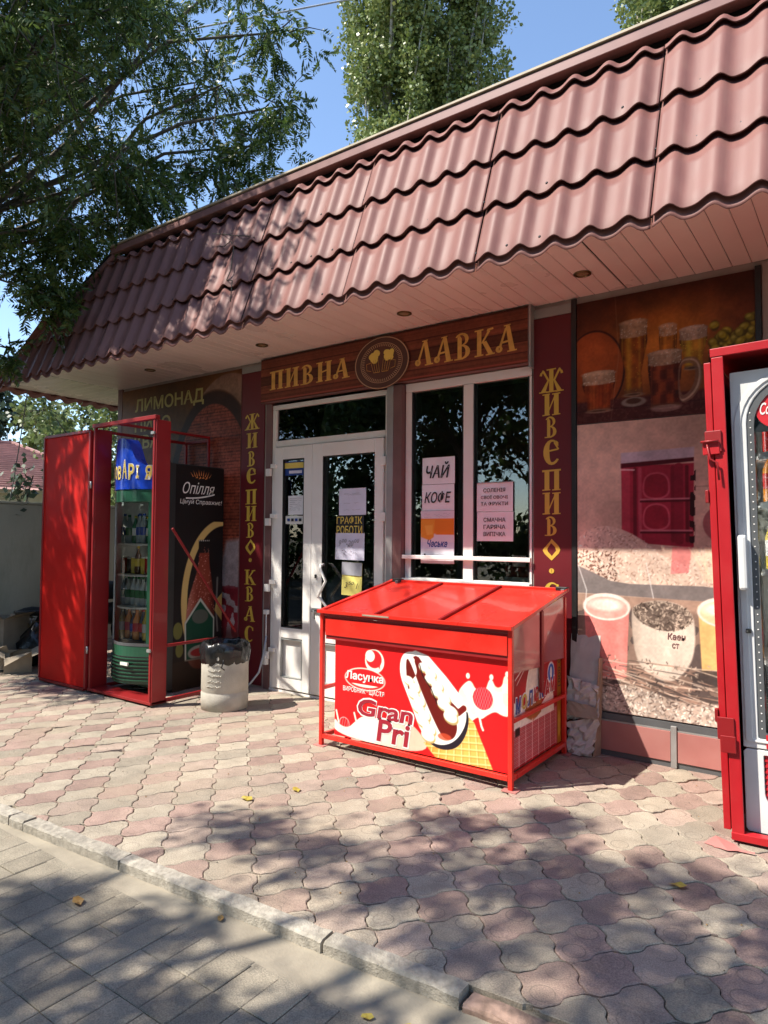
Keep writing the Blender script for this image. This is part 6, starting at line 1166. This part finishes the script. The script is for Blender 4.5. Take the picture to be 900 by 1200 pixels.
# trees across the road, seen mirrored in the shop windows
r3 = random.Random(9)
for i, (bx_, by_, hh) in enumerate(((5, -14, 10), (.5, -15.5, 11), (-3.5, -13.5, 11), (-8, -15, 12), (-12, -13, 11), (-16.5, -15, 12), (-21, -13, 11))):
    cl = [(bx_+r3.gauss(0, 1.5), by_+r3.gauss(0, .9), r3.uniform(.8, hh), r3.uniform(1.2, 1.7), 1) for q in range(24)]
    tree('roadside_tree', ['first', 'second', 'third', 'fourth', 'fifth', 'sixth', 'seventh'][i]+' tree from the right in the row across the road', (bx_, by_, -.15), 3, .2, cl, 34, 22, .20, 'leaf_s', 'bark', 'trees across the road', .3, False, .42)
for i, bx_ in enumerate((4.5, 0.5, -7.5, -12.0, -16.5)):  # unseen trees added to block sky light reaching the facade
    cl = []
    for q in range(26): z = r3.uniform(4.2, 10.5); cl.append((bx_+r3.gauss(0, 1.25), -.58*z-4.5-r3.uniform(0, 2.2), z, r3.uniform(.8, 1.1), 1))
    tree('street_tree', ['first', 'second', 'third', 'fourth', 'fifth'][i]+' tree from the right in the kerbside row behind the viewer', (bx_, -9.3, -.1), 3.6, .2, cl, 30, 14, .17, 'leaf_s', 'bark', 'street trees', .3, False, .42)
def poplar(label, x, y, R, H, seed, n=700):
    t = thing('poplar_tree', label, 'tree', (x, y, -.1), 'poplars behind the shop'); r = np.random.RandomState(seed)
    MB().tube([(0, 0, 0), (.1, .05, H*.3), (-.1, 0, H*.6), (0, 0, H*.97)], [.32, .25, .16, .03], 10).build('trunk', M['bark2'], t)
    P_, D_, Z_ = [], [], []
    lm = []
    for k in range(34):
        a_ = r.rand()*6.28; z0 = r.uniform(.12, .7)*H; L_ = r.uniform(3.0, 6.0); rr = R*r.uniform(.35, .85)
        pts = [(0, 0, z0), (rr*.5*math.cos(a_), rr*.5*math.sin(a_), z0+L_*.25), (rr*.85*math.cos(a_), rr*.85*math.sin(a_), z0+L_*.6), (rr*math.cos(a_+.2), rr*math.sin(a_+.2), z0+L_)]
        MB().tube(pts, [.07, .05, .035, .012], 6).build('limb', M['bark2'], t); lm.append(pts)
        for q in range(20):
            f = .2+.85*q/19; i = min(2, int(f*3)); g = f*3-i; c = np.array(pts[i])*(1-g)+np.array(pts[i+1])*g; c += r.normal(size=3)*np.array([.28, .28, .35]); cr = r.uniform(.30, .52); m_ = 105
            d = r.normal(size=(m_, 3)); d /= np.linalg.norm(d, axis=1, keepdims=True); P_.append(c+d*cr*(r.rand(m_, 1)**.4)*np.array([.85, .85, 1.25])); dd = r.normal(size=(m_, 3)); D_.append(dd); Z_.append(r.uniform(.085, .15, m_))
    leaves_mesh('crown', np.concatenate(P_), np.concatenate(D_), np.concatenate(Z_), .42, M['leaf_p'], t, 'stuff')
poplar('tall poplar behind the shop roof, left one of the close pair', -11.75, 12.1, 1.75, 27, 3)
poplar('tall poplar behind the shop roof, right one of the close pair', -10.3, 13.6, 1.55, 26, 4)
poplar('poplar whose crown shows behind the upper right of the shop roof', -4.3, 15.8, 2.2, 26, 6)
# bushes beyond the fence
r3 = random.Random(31)
def bush(name, label, cx, cy, hz_, r_, m, n=14, ls=.11, grp='bushy trees beyond the concrete wall', lo=.8):
    cl = [(cx+r3.gauss(0, r_), cy+r3.gauss(0, r_), r3.uniform(lo, hz_), r3.uniform(.5, .75), 1) for q in range(n)]
    tree(name, label, (cx, cy, -.1), hz_*.4, .12, cl, 34, 9, ls, m, 'bark', grp, .2, False, .38)
bush('bushy_tree', 'sunlit light green bushy tree just above the red cage', -11.6, 2.9, 3.75, .5, 'leaf_b', 18)
bush('bushy_tree', 'light green bushy tree under the left eave end', -13.3, 4.6, 4.5, .7, 'leaf_b', 20, .12)
bush('bushy_tree', 'pale green bushy tree behind the ridge of the red roofed house', -23.6, 8.7, 5.6, 1.1, 'leaf_b', 26, .2)
bush('fir_tree', 'dark fir like tree at the far left edge behind the red roofed house', -27.1, 8.4, 6.9, .7, 'leaf_d', 22, .24)
sp = [(-8.03+.02*k, -.30+.06*r3.random(), 1.62+.12*k, .16, .25) for k in range(5)]
tree('young_walnut_shoot', 'dark leafed shoot poking up beside the red cage door in front of the house roof', (-8.35, -.22, 0), 1.5, .02, [(-8.32, -.22, 1.75, .18, .4), (-8.30, -.17, 1.95, .18, .4), (-8.34, -.2, 2.12, .15, .35)], 22, 4, .10, 'leaf_d', 'bark', None, .3, False, .30)
# ================================================================ wires, twigs, fallen leaves
def sag(p, q, s, n=14): p = Vector(p); q = Vector(q); return [p.lerp(q, i/n)-Vector((0, 0, s*4*(i/n)*(1-i/n))) for i in range(n+1)]
tag(MB().tube(sag((-14, -8.5, .6+2.4), (-3.0, 6.25, 10.7), .25), .011, 6).build('overhead_cable', M['gcable']), 'grey overhead cable crossing the sky in front of the left tree', 'cable')
tag(MB().tube(sag((-8.1, -.46, 1.73), (-7.45, -.6, 3.05), .06), .006, 6).build('thin_cable', M['cable']), 'thin dark cable rising from the concrete wall to the left eave', 'cable')
def onroof(x, s_, lift=.05): return (x, -.92+s_*CX-lift*SX, 2.895+s_*SX+lift*CX)
tw = MB(); tw.tube([onroof(-4.35, .95), onroof(-4.2, .9), onroof(-4.05, .84), onroof(-3.92, .80), onroof(-3.8, .75)], .004, 5); tw.tube([onroof(-4.25, .80), onroof(-4.15, .77), onroof(-4.08, .80), onroof(-4.02, .72), onroof(-3.98, .5), onroof(-4.0, .42), onroof(-3.93, .40), onroof(-3.88, .2)], .004, 5)
tag(tw.build('dry_tendril', M['bark']), 'thin dry creeper stem lying on the roof tiles left of centre', 'creeper')
lf = [(-2.62, -1.86, 'leaf_y', 'yellow fallen leaf on the paving in front of the chest, left of its foot'), (-2.5, -1.62, 'leaf_y', 'pale yellow fallen leaf on the paving nearer the chest'), (-.63, -1.47, 'leaf_y', 'bright yellow green leaf on the shaded paving at the lower right'), (-2.45, -2.87, 'leaf_o', 'brown curled leaf on the grey road pavers'), (-1.085, -2.70, 'leaf_y', 'squarish yellow leaf on the gutter by the end of the kerb'), (-1.2, -2.72, 'leaf_y', 'small yellow leaf left of the squarish one by the kerb end'), (-1.93, -2.63, 'leaf_o', 'tiny brown leaf crumb in the gutter under the kerb')]
for x, y, m_, lab in lf:
    z = .004 if y > -2.5 else -.031; r_ = rnd.random()*6; s_ = .030 if 'tiny' not in lab and 'small' not in lab else .017
    pts = [(1.2, 0, .15), (.6, .6, .35), (-.2, .7, .15), (-1, .2, .3), (-1.1, -.3, .05), (-.3, -.7, .3), (.5, -.55, .0)]; vs = [(0, 0, .10*s_)]+[((a_*math.cos(r_)-b_*math.sin(r_))*s_, (a_*math.sin(r_)+b_*math.cos(r_))*s_, c_*s_) for a_, b_, c_ in pts]
    o = MB().add(vs, [(0, i+1, (i+1) % 7+1) for i in range(7)]).build('fallen_leaf', M[m_]); o.location = (x, y, z); tag(o, lab, 'leaf', 'fallen leaves')
bpy.context.view_layer.update()

r3 = random.Random(77); db = MB()
for q in range(520):
    x, y = r3.uniform(-7.5, .6), r3.uniform(-2.6, -.05)
    if y < kin(x)-.05: continue
    c_ = Vector((x, y, .002)); k = r3.uniform(.002, .006); a_ = r3.random()*6.28
    db.add([c_+Vector((k*math.cos(a_), k*math.sin(a_), 0)), c_+Vector((k*math.cos(a_+2.1), k*math.sin(a_+2.1), 0)), c_+Vector((k*math.cos(a_+4.2), k*math.sin(a_+4.2), 0)), c_+Vector((0, 0, k*.8))], [(0, 1, 3), (1, 2, 3), (2, 0, 3)], r3.randrange(3))
tag(db.build('grit', [M['bark'], M['leaf_o'], M['sand']]), 'fine grit and leaf crumbs scattered over the paving', kind='stuff')
for o_ in S.objects:
    l_ = o_.get('label')
    if l_ and len(l_.replace(',', '').split()) > 16: print('LONG', o_.name, l_)
